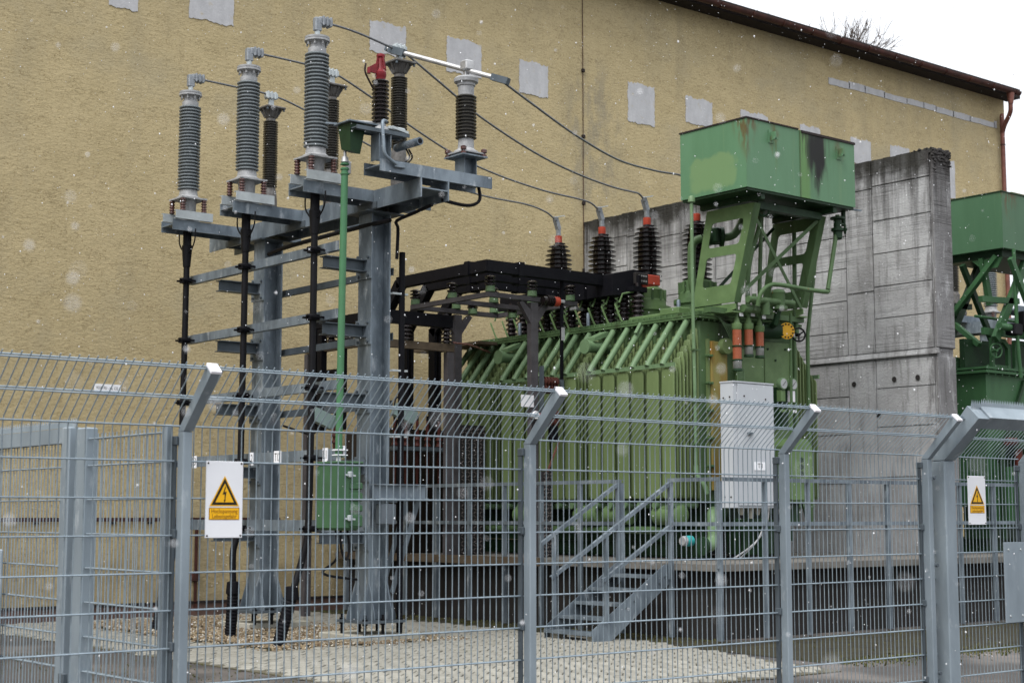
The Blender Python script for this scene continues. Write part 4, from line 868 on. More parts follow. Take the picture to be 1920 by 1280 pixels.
# high voltage bushings
for i, (bx_, by_) in enumerate(((17.5, 20.04), (17.5, 18.94), (17.5, 17.87), (17.5, 16.77))):
    k = .90 if i == 3 else 1; dz = -.1 if i == 3 else 0
    b = obj('high_voltage_bushing', MB().lathe(bx_, by_, [(.135, 5.20 + dz)] + discs(.15, .236, 5.27 + dz, 5.96 + dz, 9) + discs(.14, .225, 5.961 + dz, 6.04 + dz, 1) + discs(.13, .205, 6.041 + dz, 6.12 + dz, 1) + discs(.12, .175, 6.121 + dz, 6.19 + dz, 1) + [(.10, 6.20 + dz)], 24), 'brownpor', tr)
    obj('turret', MB().lathe(bx_, by_, [(.33, 4.551), (.33, 4.82), (.37, 4.83), (.37, 4.90), (.30, 4.91), (.29, 5.0), (.27, 5.02), (.27, 5.17), (.22, 5.20), (.16, 5.24)], 26), 'bright' if i < 3 else 'green', b)
    q = MB()
    for j in range(12): a = j * PI / 6; q.bar((bx_ + .28 * math.cos(a), by_ + .28 * math.sin(a), 5.0), (bx_ + .28 * math.cos(a), by_ + .28 * math.sin(a), 5.17), .03, .05, (math.cos(a), math.sin(a), 0))
    obj('turret_rib', q, 'green', b, flat=True)
    obj('collar', MB().lathe(bx_, by_, [(.1, 6.201 + dz), (.07, 6.215 + dz), (.062, 6.24 + dz)], 14).cbox(bx_ - .03, bx_ + .1, by_ - .07, by_ - .02, 6.215 + dz, 6.24 + dz, .006), 'rubber', b)
    obj('orange_cap', MB().lathe(bx_, by_, [(.06, 6.241 + dz), (.063, 6.25 + dz), (.063, 6.355 + dz), (.05, 6.36 + dz)], 14), 'orange', b)
    if i < 3:
        obj('terminal_clamp', MB().cbox(bx_ - .035, bx_ + .035, by_ - .03, by_ + .03, 6.361, 6.50, .008).bar((bx_, by_, 6.48), (bx_ - .07, by_, 6.66), .075, .075).bar((bx_ - .10, by_ - .06, 6.64), (bx_ - .02, by_ + .06, 6.68), .05, .06), 'castal', b)
        obj('arcing_plate', MB().plate([(bx_ - .08, by_ - .06), (bx_ + .06, by_ - .09), (bx_ + .08, by_ - .04), (bx_ - .03, by_ + .06)], [], lambda a, c: (a, c, 6.69 + (a - bx_) * .25), (0, 0, .014)), 'pale', b, flat=True)
b3 = obj('link_strap', MB().cbox(17.16, 17.42, 17.50, 17.58, 5.20, 5.36, .01).bar((17.05, 17.55, 5.17), (17.40, 17.55, 5.23), .06, .05), 'orange', tr)
q = MB()
for a in range(4):
    for c in range(2): q.lathe(16.95 + a * .05, 0, [(.014, 17.485), (.014, 17.50)], 6, 'y', 5.24 + c * .08)
obj('link_plate', MB().cbox(16.88, 17.155, 17.50, 17.56, 5.19, 5.37, .008), 'sockel', tr); obj('link_bolts', q, 'alu', tr)
# low voltage bushings and their bent green levers
lv0 = None
for k in range(11):
    yy = 17.50 + k * .31; d = (0, yy - 17.50, 0)
    if lv0 is None:
        lv0 = obj('low_voltage_bushing', MB().lathe(16.92, yy, [(.10, 4.551), (.10, 4.62)] + sheds(.065, .105, 4.63, 5.02, 5) + [(.04, 5.03), (.04, 5.2)], 14), 'brownpor', tr)
        obj('lever', MB().tube(wires3([(16.66, yy + .06, 4.58), (16.64, yy + .08, 4.60), (16.60, yy + .16, 4.82), (16.60, yy + .17, 4.85)], 3), .016, 6).tube([(16.64, yy + .12, 4.88), (16.68, yy + .09, 5.02), (16.86, yy + .03, 5.06)], .016, 6), 'bright', lv0)
    else:
        c = dup(lv0, d, tr)
        for ch in list(lv0.children): e = ch.copy(); COL.objects.link(e); e.parent = c
obj('low_voltage_bar', MB().box(16.78, 17.08, 17.45, 20.9, 5.06, 5.14).box(16.9, 16.95, 17.45, 20.9, 5.141, 5.32), 'black', tr, flat=True)
obj('bar_clamp', MB().cbox(16.78, 16.86, 18.75, 18.83, 5.05, 5.30, .01).cbox(16.6, 16.78, 18.6, 18.75, 4.86, 4.92, .01), 'silver', tr)
# front face
obj('rust_panel', MB().cbox(16.66, 17.0, 15.70, 15.778, 1.95, 4.12, .01), 'rust', tr)
q = MB()
for z in (2.3, 2.7, 3.1, 3.5, 3.9):
    for xx in (16.58, 16.64): q.lathe(xx, 0, [(.02, 15.66), (.02, 15.74)], 6, 'y', z)
obj('hinge_bolt', q, 'green', tr); obj('hinge_strip', MB().box(16.615, 16.655, 15.73, 15.777, 1.95, 4.15), 'fin', tr, flat=True)
obj('round_cover', MB().lathe(16.90, 0, [(.115, 15.60), (.118, 15.62), (.118, 15.69)], 22, 'y', 4.05), 'fin', tr)
obj('front_plate', MB().cbox(17.22, 17.80, 15.70, 15.777, 2.6, 4.05, .008).cbox(17.815, 18.40, 15.70, 15.777, 2.6, 4.20, .008), 'bright', tr)
q = MB()
for xx, z in ((17.88, 4.08), (18.28, 4.1), (18.05, 3.92), (17.9, 2.9), (18.3, 2.9)): q.lathe(xx, 0, [(.018, 15.685), (.018, 15.699)], 8, 'y', z)
obj('plate_bolt', q, 'dgreen', tr)
q = MB()
for k in range(6): q.tube([(17.12 + k * .028, 15.62, 3.76), (17.12 + k * .028, 15.62, 3.0)], .008, 5)
for k in range(8): q.tube(wires3([(16.72 + k * .012, 15.68, 4.50), (16.80 + k * .02, 15.66, 4.45 - k * .01), (16.88 + k * .03, 15.6, 4.28 + k * .012), (17.0 + k * .025, 15.62, 4.12)], 4), .007, 5)
obj('capillary_tubes', q, 'pipeg', tr)
# orange breathers hanging from their pipes
for x, zt, zs, r in ((16.88, 4.27, (4.03, 3.83), .066), (17.13, 4.29, (4.05,), .064), (17.37, 4.27, (4.05,), .062)):
    b = obj('breather', MB().lathe(x, 15.4, [(.02, zt + .20), (.05, zt + .10), (.075, zt + .09), (.075, zt + .03), (.06, zt)], 18), 'bright', tr)
    z1 = zt - .002
    for z0 in zs:
        obj('silica_glass', MB().lathe(x, 15.4, [(r, z0 + .012), (r, z1)], 18), 'glassor', b)
        obj('clamp_ring', MB().lathe(x, 15.4, [(r + .006, z0 - .012), (r + .014, z0 - .006), (r + .014, z0 + .006), (r + .006, z0 + .011)], 18), 'dgreen', b); z1 = z0 - .013
    obj('oil_cup', MB().lathe(x, 15.4, [(r * .9, z1 - .115), (r, z1 - .10), (r, z1)], 18), 'glassgrey', b)
    obj('cup_base', MB().lathe(x, 15.4, [(r * .8, z1 - .15), (r + .01, z1 - .145), (r + .01, z1 - .116)], 18), 'dgreen', b)
    obj('white_tag', MB().box(x + .02, x + .10, 15.36, 15.365, zt + .20, zt + .25), 'white', b, flat=True)
for pts, r in (([(16.88, 15.4, 4.46), (16.88, 15.4, 4.85), (16.9, 15.4, 4.95)], .022), ([(17.13, 15.4, 4.48), (17.13, 15.4, 5.0), (17.16, 15.35, 5.4), (17.30, 15.3, 5.85), (17.32, 15.3, 6.2)], .036), ([(17.37, 15.4, 4.46), (17.38, 15.38, 5.2), (17.42, 15.35, 6.2)], .03)):
    tube_obj('breather_pipe', pts, r, 'green', tr)
# yellow blanking flange on its pipe, hand wheel
fl = obj('main_valve', MB().tube([(17.62, 15.62, 4.33), (17.9, 15.46, 4.33)], .12, 18).tube([(17.60, 15.64, 4.33), (17.64, 15.61, 4.33)], .17, 18).tube([(17.9, 15.78, 4.36), (18.0, 15.5, 4.36)], .1, 12), 'dgreen', tr)
fd = Vector((-.35, -.92, 0)).normalized()
c = Vector((17.94, 15.38, 4.33)); obj('yellow_flange', MB().tube([c, c + fd * .025], .125, 24), 'yellow', fl)
q = MB(); sd_ = Vector((-fd.y, fd.x, 0))
for k in range(12): a = k * PI / 6 + .2; p = c + sd_ * .1 * math.cos(a) + Vector((0, 0, .1 * math.sin(a))); q.tube([p + fd * .025, p + fd * .035], .014, 6)
obj('flange_bolts', q, 'rubber', fl)
def handwheel(cx, cy, cz, R, nrm, m, parent):
    nrm = Vector(nrm).normalized(); a = nrm.cross(Vector((0, 0, 1))).normalized(); b = a.cross(nrm); c_ = Vector((cx, cy, cz)); q = MB()
    ring = [c_ + (a * math.cos(t * PI / 10) + b * math.sin(t * PI / 10)) * R for t in range(21)]; q.tube(ring, .014, 6, False)
    for k in range(3): t = k * 2 * PI / 3 + .5; q.bar(c_, c_ + (a * math.cos(t) + b * math.sin(t)) * R, .022, .012, nrm)
    q.tube([c_ + nrm * .03, c_ - nrm * .1], .022, 8); return obj('hand_wheel', q, m, parent)
handwheel(18.20, 15.36, 4.29, .10, (-.5, -.86, 0), 'rubber', tr)
handwheel(17.05, 15.0, 5.99, .085, (-.5, -.86, 0), 'dgreen', tr)
for x in (17.89, 18.11):
    g_ = obj('gauge', MB().lathe(x, 0, [(.085, 15.40), (.092, 15.405), (.092, 15.47)], 22, 'y', 3.54), 'pipeg', tr)
    obj('dial', MB().lathe(x, 0, [(.074, 15.396), (.074, 15.399)], 20, 'y', 3.54), 'dial', g_)
    obj('needle', MB().bar((x - .03, 15.394, 3.51), (x + .04, 15.394, 3.58), .003, .008, (0, 1, 0)), 'sigk', g_, flat=True)
    obj('gauge_foot', MB().box(x - .05, x + .05, 15.42, 15.5, 3.28, 3.445).box(x - .04, x + .08, 15.42, 15.46, 3.12, 3.16), 'bright' if x < 18 else 'cap', g_, flat=True)
obj('instrument_post', MB().box(17.93, 18.07, 15.48, 15.7, 2.9, 3.5), 'dgreen', tr, flat=True)
obj('dome', MB().lathe(17.62, 15.25, [(.11, 4.60), (.14, 4.61), (.14, 4.66), (.105, 4.67), (.105, 4.84), (.115, 4.86), (.09, 4.90), (.03, 4.92)], 20), 'green', tr)
obj('dome_pipe', MB().tube([(17.62, 15.25, 4.6), (17.62, 15.3, 4.42), (17.75, 15.5, 4.40)], .05, 10), 'dgreen', tr)
# grey control cabinet
cab = obj('control_cabinet', MB().box(16.34, 17.17, 15.0, 15.24, 1.70, 3.455), 'cabinet', tr, flat=True)
obj('cabinet_door', MB().cbox(16.42, 17.175, 14.985, 14.999, 1.73, 3.44, .004), 'cabinet', cab)
obj('cabinet_roof', MB().box(16.33, 17.18, 14.98, 15.245, 3.456, 3.475), 'cabinet', cab, flat=True)
for x, z in ((16.55, 3.27), (17.0, 3.24)): obj('screw', MB().lathe(x, 0, [(.012, 14.975), (.012, 14.984)], 8, 'y', z), 'sigk', cab)
for y, z in ((15.06, 3.25), (15.18, 3.24), (15.06, 1.85), (15.18, 1.85)): obj('screw', MB().lathe(0, y, [(.012, 16.33), (.012, 16.339)], 8, 'x', z), 'sigk', cab)
lp = obj('number_plate', MB().box(16.74, 16.98, 14.978, 14.984, 2.23, 2.345), 'white', cab, flat=True); text('T3', .10, (16.86, 14.977, 2.288), '-Y', 'sigk', lp)
obj('door_handle', MB().cbox(16.60, 16.70, 14.95, 14.984, 2.72, 2.76, .006), 'galvd', cab)
obj('cable_glands', MB().lathe(16.6, 15.12, [(.03, 1.6), (.05, 1.66), (.05, 1.699)], 10).lathe(16.8, 15.12, [(.03, 1.55), (.05, 1.66), (.05, 1.699)], 10).lathe(16.95, 15.12, [(.025, 1.6), (.04, 1.66), (.04, 1.699)], 10), 'pad', cab)
# green tap drive cabinet
gc = obj('drive_cabinet', MB().loft([[(17.60, y, 1.78), (18.12, y, 1.78), (18.14, y, 1.80), (18.14, y, 2.60), (18.04, y, 2.71), (17.68, y, 2.71), (17.58, y, 2.60), (17.58, y, 1.80)] for y in (15.1, 15.42)]), 'bright', tr)
obj('door_lid', MB().loft([[(17.62, y, 1.82), (18.10, y, 1.82), (18.11, y, 1.83), (18.11, y, 2.59), (18.02, y, 2.68), (17.70, y, 2.68), (17.61, y, 2.59), (17.61, y, 1.83)] for y in (15.07, 15.099)]), 'bright', gc)
for z in (2.40, 2.30, 2.20): obj('sight_port', MB().lathe(17.86, 0, [(.035, 15.055), (.04, 15.06), (.04, 15.069)], 14, 'y', z), 'dgreen', gc)
obj('cabinet_grip', MB().tube([(17.92, 15.069, 1.88), (17.92, 15.03, 1.90), (17.92, 15.03, 2.02), (17.92, 15.069, 2.04)], .01, 6).box(17.83, 17.9, 15.06, 15.069, 2.07, 2.12), 'dgreen', gc)
obj('drive_linkage', MB().box(17.7, 17.95, 15.2, 15.3, 1.5, 1.779).tube(wires3([(18.0, 15.2, 1.78), (18.1, 15.2, 1.5), (18.15, 15.3, 1.45)], 4), .012, 6), 'dgreen', gc)
# conservator on two slanted frames
cx0, cx1, cy0, cy1, cz0, cz1 = 16.36, 18.77, 14.69, 15.99, 6.20, 7.19
con = obj('conservator', MB().box(cx0, cx1, cy0, cy1, cz0, cz1), 'cons', tr, flat=True)
obj('conservator_lid', MB().box(cx0 - .015, cx0 + 1.12, cy0 - .015, cy1 + .015, cz1 + .002, cz1 + .022), 'roof', con, flat=True)
obj('conservator_lid', MB().box(cx0 + 1.19, cx1 + .012, cy0 - .015, cy1 + .015, cz1 - .03, cz1 + .003).box(cx0 + 1.20, cx1, cy0, cy1, cz1 + .004, cz1 + .012), 'roof', con, flat=True)
obj('seam', MB().box(cx0 + 1.145, cx0 + 1.165, cy0 - .008, cy0 - .001, cz0, cz1), 'green', con, flat=True)
obj('bottom_frame', MB().box(cx0 + .02, cx1 - .02, cy0 + .02, cy1 - .02, cz0 - .035, cz0 - .002).box(cx0 + .35, cx0 + .43, cy0 + .05, cy1 - .05, cz0 - .12, cz0 - .036).box(cx1 - .46, cx1 - .38, cy0 + .05, cy1 - .05, cz0 - .12, cz0 - .036).bar((cx0 + .5, cy0 + .3, cz0 - .16), (cx1 - .5, cy0 + .3, cz0 - .16), .12, .1), 'dgreen', con, flat=True)
for xx, zz in ((16.88, 7.0), (18.40, 6.98)): obj('lifting_hook', MB().plate([(xx - .055, zz - .1), (xx + .055, zz - .1), (xx + .055, zz - .04), (xx, zz + .09), (xx - .055, zz + .09)], [], lambda a, b: (a, cy0 - .012, b), (0, .01, 0)).box(xx - .01, xx + .01, cy0 - .10, cy0 - .013, zz - .06, zz + .06).box(xx - .05, xx + .05, cy0 - .1, cy0 - .09, zz - .06, zz - .03), 'cons', con, flat=True)
obj('side_valve', MB().tube([(cx1, cy0 + .2, 6.30), (cx1 + .12, cy0 + .2, 6.30)], .085, 16).tube([(cx1 + .12, cy0 + .2, 6.28), (cx1 + .16, cy0 + .2, 6.28)], .05, 10).bar((cx1 + .05, cy0 + .15, 6.2), (cx1 + .26, cy0 + .1, 6.2), .03, .02), 'galv', con)
def rounded(pts, r=.06):
    out = []
    n = len(pts)
    for i in range(n):
        a, b, c = Vector(pts[i - 1]), Vector(pts[i]), Vector(pts[(i + 1) % n]); u, v = (a - b).normalized() * r, (c - b).normalized() * r
        for t in (0, .33, .66, 1): out.append(tuple(b + u * (1 - t) ** 2 + v * t ** 2))
    return out
for xx, (yt0, yt1, yb0, yb1, zb_, zt_) in ((16.75, (14.91, 15.84, 15.33, 16.16, 4.66, 6.06)), (18.33, (15.01, 15.94, 15.41, 16.22, 4.72, 6.07))):
    L = lambda v, e: (yt0 + (yb0 - yt0) * (1 - v) + e, zb_ + (zt_ - zb_) * v)       # near edge (smaller y)
    R_ = lambda v, e: (yt1 + (yb1 - yt1) * (1 - v) - e, zb_ + (zt_ - zb_) * v)
    outer = [L(0, 0), R_(0, 0), R_(1, 0), L(1, 0)]
    h1 = rounded([L(.19, .14), R_(.19, .14), R_(.50, .14), L(.50, .14)]); h2 = rounded([L(.60, .14), R_(.60, .14), R_(.86, .14), L(.86, .14)])
    fr = obj('support_frame', MB().plate([(a, b) for a, b in outer], [h1, h2], lambda a, b: (xx, a, b), (.014, 0, 0)), 'green' if xx > 17 else 'bright', tr, flat=True)
    e = MB()
    for p, q_ in ((L(0, 0), L(1, 0)), (R_(0, 0), R_(1, 0))): e.bar((xx + .07, p[0], p[1]), (xx + .07, q_[0], q_[1]), .012, .13, (1, 0, 0))
    obj('frame_flange', e, 'green', fr, flat=True)
    obj('frame_foot', MB().plate([(yb0 - .03, zb_ - .02), (yb1 + .15, zb_ - .02), (yb1 + .5, zb_ - .11), (yb0 + .12, zb_ - .13), (yb0 - .03, zb_ - .10)], [], lambda a, b: (xx - .004, a, b), (.02, 0, 0)).box(xx - .05, xx + .12, yb0 - .02, yb1 + .2, zb_ - .15, zb_ - .132), 'bright', fr, flat=True)
for a, b in (((16.80, 15.02, 6.0), (18.32, 15.40, 4.70)), ((18.32, 15.05, 6.0), (16.80, 15.36, 4.70))): obj('cross_brace', MB().bar(a, b, .055, .012, (0, 1, 0)), 'green', tr, flat=True)
obj('cross_brace', MB().bar((16.80, 15.9, 4.75), (18.3, 15.9, 6.0), .05, .012, (0, 1, 0)), 'dgreen', tr, flat=True)
# pipework round the conservator
tube_obj('conservator_pipe', [(17.55, 16.6, 4.6), (17.3, 16.45, 4.75), (17.02, 16.40, 5.0), (17.0, 16.4, 5.55), (17.05, 16.38, 5.72), (17.2, 16.25, 5.78), (17.5, 16.0, 5.82), (17.6, 15.8, 6.2)], .062, 'green', tr, 14)
obj('gas_relay', MB().tube([(17.16, 16.28, 5.78), (17.20, 16.25, 5.78)], .15, 18).tube([(17.20, 16.25, 5.78), (17.34, 16.13, 5.79)], .12, 16).tube([(17.34, 16.13, 5.79), (17.38, 16.1, 5.79)], .15, 18).cbox(17.18, 17.32, 16.05, 16.2, 5.68, 5.92, .02), 'dgreen', tr)
tube_obj('relay_cable', [(17.16, 16.25, 5.80), (17.02, 16.2, 5.78), (16.92, 16.1, 5.88), (16.85, 16.0, 5.9)], .01, 'rubber', tr, 6)
tube_obj('side_pipe', [(18.60, 14.9, 6.1), (18.60, 14.9, 5.9), (18.56, 14.9, 5.78), (18.51, 14.9, 5.6), (18.34, 14.9, 4.94)], .033, 'green', tr, 12)
obj('side_pipe', MB().tube(wires3([(18.34, 14.9, 4.93), (18.30, 14.9, 4.90), (17.88, 14.92, 4.90), (17.35, 14.95, 4.92), (17.15, 15.0, 4.90), (17.02, 15.05, 4.78), (17.0, 15.1, 4.6)], 5), .033, 12), 'green', tr)
obj('side_pipe_valve', MB().lathe(18.60, 14.9, [(.05, 5.72), (.07, 5.74), (.07, 5.84), (.1, 5.85), (.1, 5.89), (.06, 5.90), (.06, 6.02), (.11, 6.03), (.11, 6.06), (.05, 6.07)], 16).tube([(18.6, 14.9, 5.96), (18.74, 14.9, 5.96), (18.74, 14.9, 6.2)], .035, 8), 'dgreen', tr)
handwheel(18.70, 14.84, 5.88, .07, (.7, -.7, 0), 'dgreen', tr)
tube_obj('overflow_pipe', [(18.95, 15.6, 6.2), (18.92, 15.6, 5.6), (18.74, 15.6, 4.6), (18.69, 15.6, 4.2), (18.69, 15.6, 3.0), (18.69, 15.6, 1.5)], .03, 'green', tr, 10)
tube_obj('overflow_pipe', [(18.45, 15.62, 6.1), (18.42, 15.6, 5.5), (18.35, 15.55, 4.75), (18.33, 15.5, 4.3)], .034, 'green', tr, 10)
lp_ = tube_obj('breathing_pipe', [(16.2, 15.62, 6.10), (16.2, 15.62, 4.6), (16.2, 15.60, 3.2), (16.2, 15.60, 2.3)], .026, 'pipeg', tr, 10)
obj('pipe_elbow', MB().tube(wires3([(16.2, 15.6, 2.3), (16.2, 15.58, 2.16), (16.26, 15.5, 2.02), (16.30, 15.48, 1.9)], 4), .036, 10), 'pipeg', lp_); obj('pipe_cap', MB().lathe(16.2, 15.62, [(.04, 6.09), (.055, 6.1), (.05, 6.16), (.03, 6.19)], 12), 'pipeg', lp_)
for z in (3.95, 3.2, 2.6): obj('pipe_clip', MB().box(16.15, 16.3, 15.57, 15.63, z - .01, z + .01), 'green', lp_, flat=True)
obj('thin_pipe', MB().tube([(18.02, 15.36, 4.6), (18.02, 15.38, 2.8)], .022, 8).tube([(18.45, 15.66, 4.3), (18.45, 15.66, 1.9)], .03, 8), 'green', tr)
obj('cross_pipe', MB().tube([(16.9, 15.2, 4.70), (17.9, 15.2, 4.72)], .05, 10).tube([(16.9, 15.3, 4.58), (17.5, 15.3, 4.58)], .06, 10).tube([(17.1, 15.25, 4.55), (17.1, 15.25, 4.8)], .035, 8).tube([(17.3, 15.22, 4.72), (17.3, 15.22, 4.5)], .07, 10), 'green', tr)
obj('cover_beam', MB().box(16.4, 18.45, 15.46, 15.60, 4.50, 4.58), 'green', tr, flat=True)
obj('relief_box', MB().cbox(16.5, 16.75, 16.2, 16.6, 4.56, 4.66, .01).cbox(16.62, 16.8, 16.6, 17.4, 4.56, 4.62, .01), 'bright', tr)
# ------------------------------------------------------------------ low voltage busbars and the brown steelwork carrying them
def standoff(parent, x, y, z0, z1, g='pipeg'):
    s_ = obj('standoff_insulator', MB().lathe(x, y, [(.06, z0), (.075, z0 + .01), (.07, z0 + .09)], 14), g, parent)
    obj('standoff_shed', MB().lathe(x, y, sheds(.045, .085, z0 + .091, z1, 3), 14), 'brownpor', s_); return s_
bf = thing('busbar_support', 'brown grey steel frame on two T shaped posts beside the fins', 'steel frame', (15.33, 19.1, PZ))
for y in (18.16, 20.07):
    obj('post', MB().box(15.26, 15.40, y - .05, y + .05, PZ, 4.82), 'brownsteel', bf, flat=True)
    obj('gusset', MB().plate([(15.26, 4.50), (15.04, 4.80), (15.10, 4.83), (15.26, 4.70)], [], lambda a, b: (a, y - .04, b), (0, .08, 0)).plate([(15.40, 4.50), (15.62, 4.80), (15.56, 4.83), (15.40, 4.70)], [], lambda a, b: (a, y - .04, b), (0, .08, 0)), 'brownsteel', bf, flat=True)
    obj('cross_beam', MB().box(14.43, 16.22, y - .04, y + .04, 4.84, 4.91), 'brownsteel', bf, flat=True)
obj('cross_beam', MB().box(14.505, 16.145, 19.06, 19.14, 4.84, 4.91), 'brownsteel', bf, flat=True)
for x in (14.43, 16.15): obj('long_beam', MB().box(x, x + .07, 18.205, 20.025, 4.84, 4.91), 'brownsteel', bf, flat=True)
for x in (14.50, 15.32, 16.1):
    for y in (18.16, 19.10, 20.07): standoff(bf, x, y, 4.912, 5.16)
for x in (14.9, 15.7): standoff(bf, x, 19.10, 4.70, 4.838)
obj('hanging_rod', MB().tube([(15.02, 20.9, 4.0), (15.02, 20.9, 4.9)], .03, 8), 'galvd', bf)
# side insulators with the black earthing blade
obj('side_insulator', MB().lathe(0, 18.05, [(.06, 15.44), (.065, 15.50)] + [(r_, 15.51 + (z_ - 0)) for r_, z_ in sheds(.05, .085, 0, .14, 4)], 14, 'x', 4.86), 'brownpor', bf)
obj('orange_end', MB().lathe(0, 18.05, [(.06, 15.651), (.075, 15.66), (.075, 15.75), (.05, 15.77)], 14, 'x', 4.86), 'orange', bf)
obj('earthing_blade', MB().bar((15.80, 18.02, 5.2), (15.79, 18.02, 3.35), .05, .03, (0, 1, 0)), 'black', bf, flat=True)
obj('blade_contact', MB().bar((15.80, 18.0, 4.46), (15.80, 18.0, 4.26), .055, .03, (0, 1, 0)).cbox(15.74, 15.84, 17.98, 18.04, 4.84, 4.89, .008), 'silver', bf, flat=True)
obj('switch_base', MB().box(15.405, 15.42, 18.0, 18.1, 2.85, 3.85).bar((15.79, 18.02, 3.66), (15.79, 18.02, 3.34), .06, .04, (0, 1, 0)), 'galvd', bf, flat=True)
for z in (3.62, 3.5, 3.12, 3.0): obj('blade_insulator', MB().lathe(0, 18.05, [(.03, 15.42)] + [(r_, 15.43 + z_) for r_, z_ in sheds(.045, .075, 0, .3, 5)], 14, 'x', z), 'redbrown', bf)
obj('white_plate', MB().box(15.05, 15.30, 18.10, 18.106, 3.22, 3.40), 'cap', bf, flat=True)
obj('signal_lamp', MB().lathe(15.33, 0, [(.03, 17.92), (.045, 17.95), (.045, 18.10)], 14, 'y', 3.08), 'red', bf)
obj('lamp_cup', MB().lathe(15.22, 0, [(.06, 17.94), (.065, 17.96), (.03, 18.1)], 14, 'y', 3.09), 'cap', bf)
obj('lamp_bracket', MB().tube(wires3([(15.3, 18.0, 3.0), (15.15, 18.0, 3.0), (15.1, 18.02, 2.85)], 4), .015, 6).box(15.28, 15.42, 17.99, 18.1, 2.75, 2.95), 'brownsteel', bf)
obj('copper_earth', MB().bar((15.72, 18.0, 2.72), (15.50, 18.02, 2.25), .03, .012, (0, 1, 0)), 'copperp', bf, flat=True)
obj('switch_crank', MB().cbox(15.55, 15.70, 17.98, 18.08, 2.7, 2.95, .02), 'black', bf)
bb = thing('black_busbars', 'black flat busbars turning down in front of the ochre wall', 'busbars', (15, 19.5, 5.16), None)
for i, (xi, yi) in enumerate(((14.24, 17.92), (14.80, 18.6), (15.36, 19.3))):
    q = MB(); w_ = .05
    for off in (0, .09):
        xo = xi + off
        pts = [(17.0, yi + off, 5.26), (xo, yi + off, 5.26)]
        q.bar(pts[0], pts[1], w_, .17)
        q.bar((xo, yi + off - .02, 5.26), (xo, 20.2, 5.26), w_, .17)
        q.bar((xo, 20.16, 5.25), (xo, 20.78, 4.58), w_, .17, (0, .7, .7))
        q.bar((xo, 20.76, 4.66), (xo, 20.76, 2.96), w_, .17, (0, 1, 0))
    obj('phase_bar', q, 'black', bb, flat=True)
    obj('bar_spacer', MB().box(xi - .04, xi + .16, yi + .4, yi + .5, 5.16, 5.37), 'black', bb, flat=True); obj('bar_spacer', MB().box(xi + .6, xi + .7, yi - .04, yi + .15, 5.16, 5.37), 'black', bb, flat=True)
    obj('flexible_link', MB().loft([[(16.55, yi - .25, 5.33), (16.55, yi + .35, 5.33), (16.55, yi + .35, 5.0), (16.55, yi - .25, 5.0)], [(16.9, yi - .35, 5.42), (16.9, yi + .45, 5.42), (16.9, yi + .45, 5.02), (16.9, yi - .35, 5.02)], [(17.08, yi - .38, 5.40), (17.08, yi + .45, 5.40), (17.08, yi + .45, 5.05), (17.08, yi - .38, 5.05)]]), 'black', bb)
pf = thing('busbar_portal', 'brown steel portal with black insulators close to the ochre wall', 'steel frame', (14, 20.4, 0))
obj('post', MB().box(13.25, 13.37, 21.25, 21.35, 0, 4.14), 'brownsteel', pf, flat=True); obj('post', MB().box(14.76, 14.88, 19.55, 19.66, PZ, 4.14), 'brownsteel', pf, flat=True)
obj('post', MB().box(13.45, 13.6, 20.0, 20.12, 0, 4.14), 'oldwood', pf, flat=True)
obj('beam', MB().box(13.26, 13.36, 19.60, 21.35, 4.15, 4.25), 'oldwood', pf, flat=True); obj('beam', MB().box(13.361, 14.90, 19.56, 19.66, 4.15, 4.27), 'oldwood', pf, flat=True)
obj('beam', MB().box(13.26, 13.36, 20.3, 21.3, 3.75, 3.85), 'black', pf, flat=True)
for x, y in ((13.31, 21.1), (13.31, 20.65), (13.31, 20.2), (14.0, 19.61), (14.78, 19.61)): obj('post_insulator', MB().lathe(x, y, sheds(.05, .095, 4.272, 4.52, 4), 14), 'brownpor', pf)
obj('top_bar', MB().box(13.5, 14.86, 19.55, 19.67, 4.522, 4.72), 'black', pf, flat=True); obj('top_bar', MB().box(13.24, 13.38, 19.68, 21.2, 4.522, 4.66), 'black', pf, flat=True)
for x, y, z0 in ((13.31, 20.95, 2.9), (13.31, 20.78, 2.9), (13.31, 20.2, 2.9)): obj('dropper_bar', MB().box(x - .10, x + .0, y, y + .13, z0, 4.5), 'black', pf, flat=True)
obj('trace_cable', MB().tube(wires3([(14.9, 19.6, 4.3), (15.3, 19.7, 4.3), (16.0, 20.2, 4.3), (16.4, 20.5, 4.3)], 5), .015, 6), 'copperp', pf)
hs = thing('cable_housing', 'dark brown cable housing behind the red cable ends', 'housing', (15.4, 21.6, PZ))
obj('body', MB().box(14.95, 16.4, 21.3, 22.7, PZ, 3.02), 'housing', hs, flat=True); obj('shelf', MB().box(14.3, 15.7, 20.3, 20.85, 2.62, 2.68), 'galvd', hs, flat=True)
for i, (x, y) in enumerate(((14.46, 20.55), (14.70, 20.58), (14.94, 20.6), (15.16, 20.62), (15.38, 20.6), (13.3, 20.5))):
    where_ = ['closest to the gantry column', 'second from the gantry column', 'third from the gantry column', 'fourth from the gantry column', 'closest to the pressed metal cover', 'alone behind the green shaft'][i]
    c = thing('cable_termination', 'small dark red cable end, ' + where_, 'cable end', (x, y, 2.43), 'red cable ends under the busbars')
    obj('sleeve', MB().lathe(x, y, [(.018, 2.0), (.022, 2.2), (.034, 2.45), (.03, 2.6), (.038, 2.80), (.028, 2.95), (.022, 3.12)], 12), 'redcable', c)
    obj('skirt', MB().lathe(x, y, [(.04, 2.80), (.06, 2.81), (.035, 2.86)], 12).lathe(x, y, [(.035, 2.70), (.06, 2.71), (.035, 2.76)], 12), 'redcable', c)
    obj('lug', MB().box(x - .02, x + .02, y - .012, y + .012, 3.121, 3.2), 'black', c, flat=True)
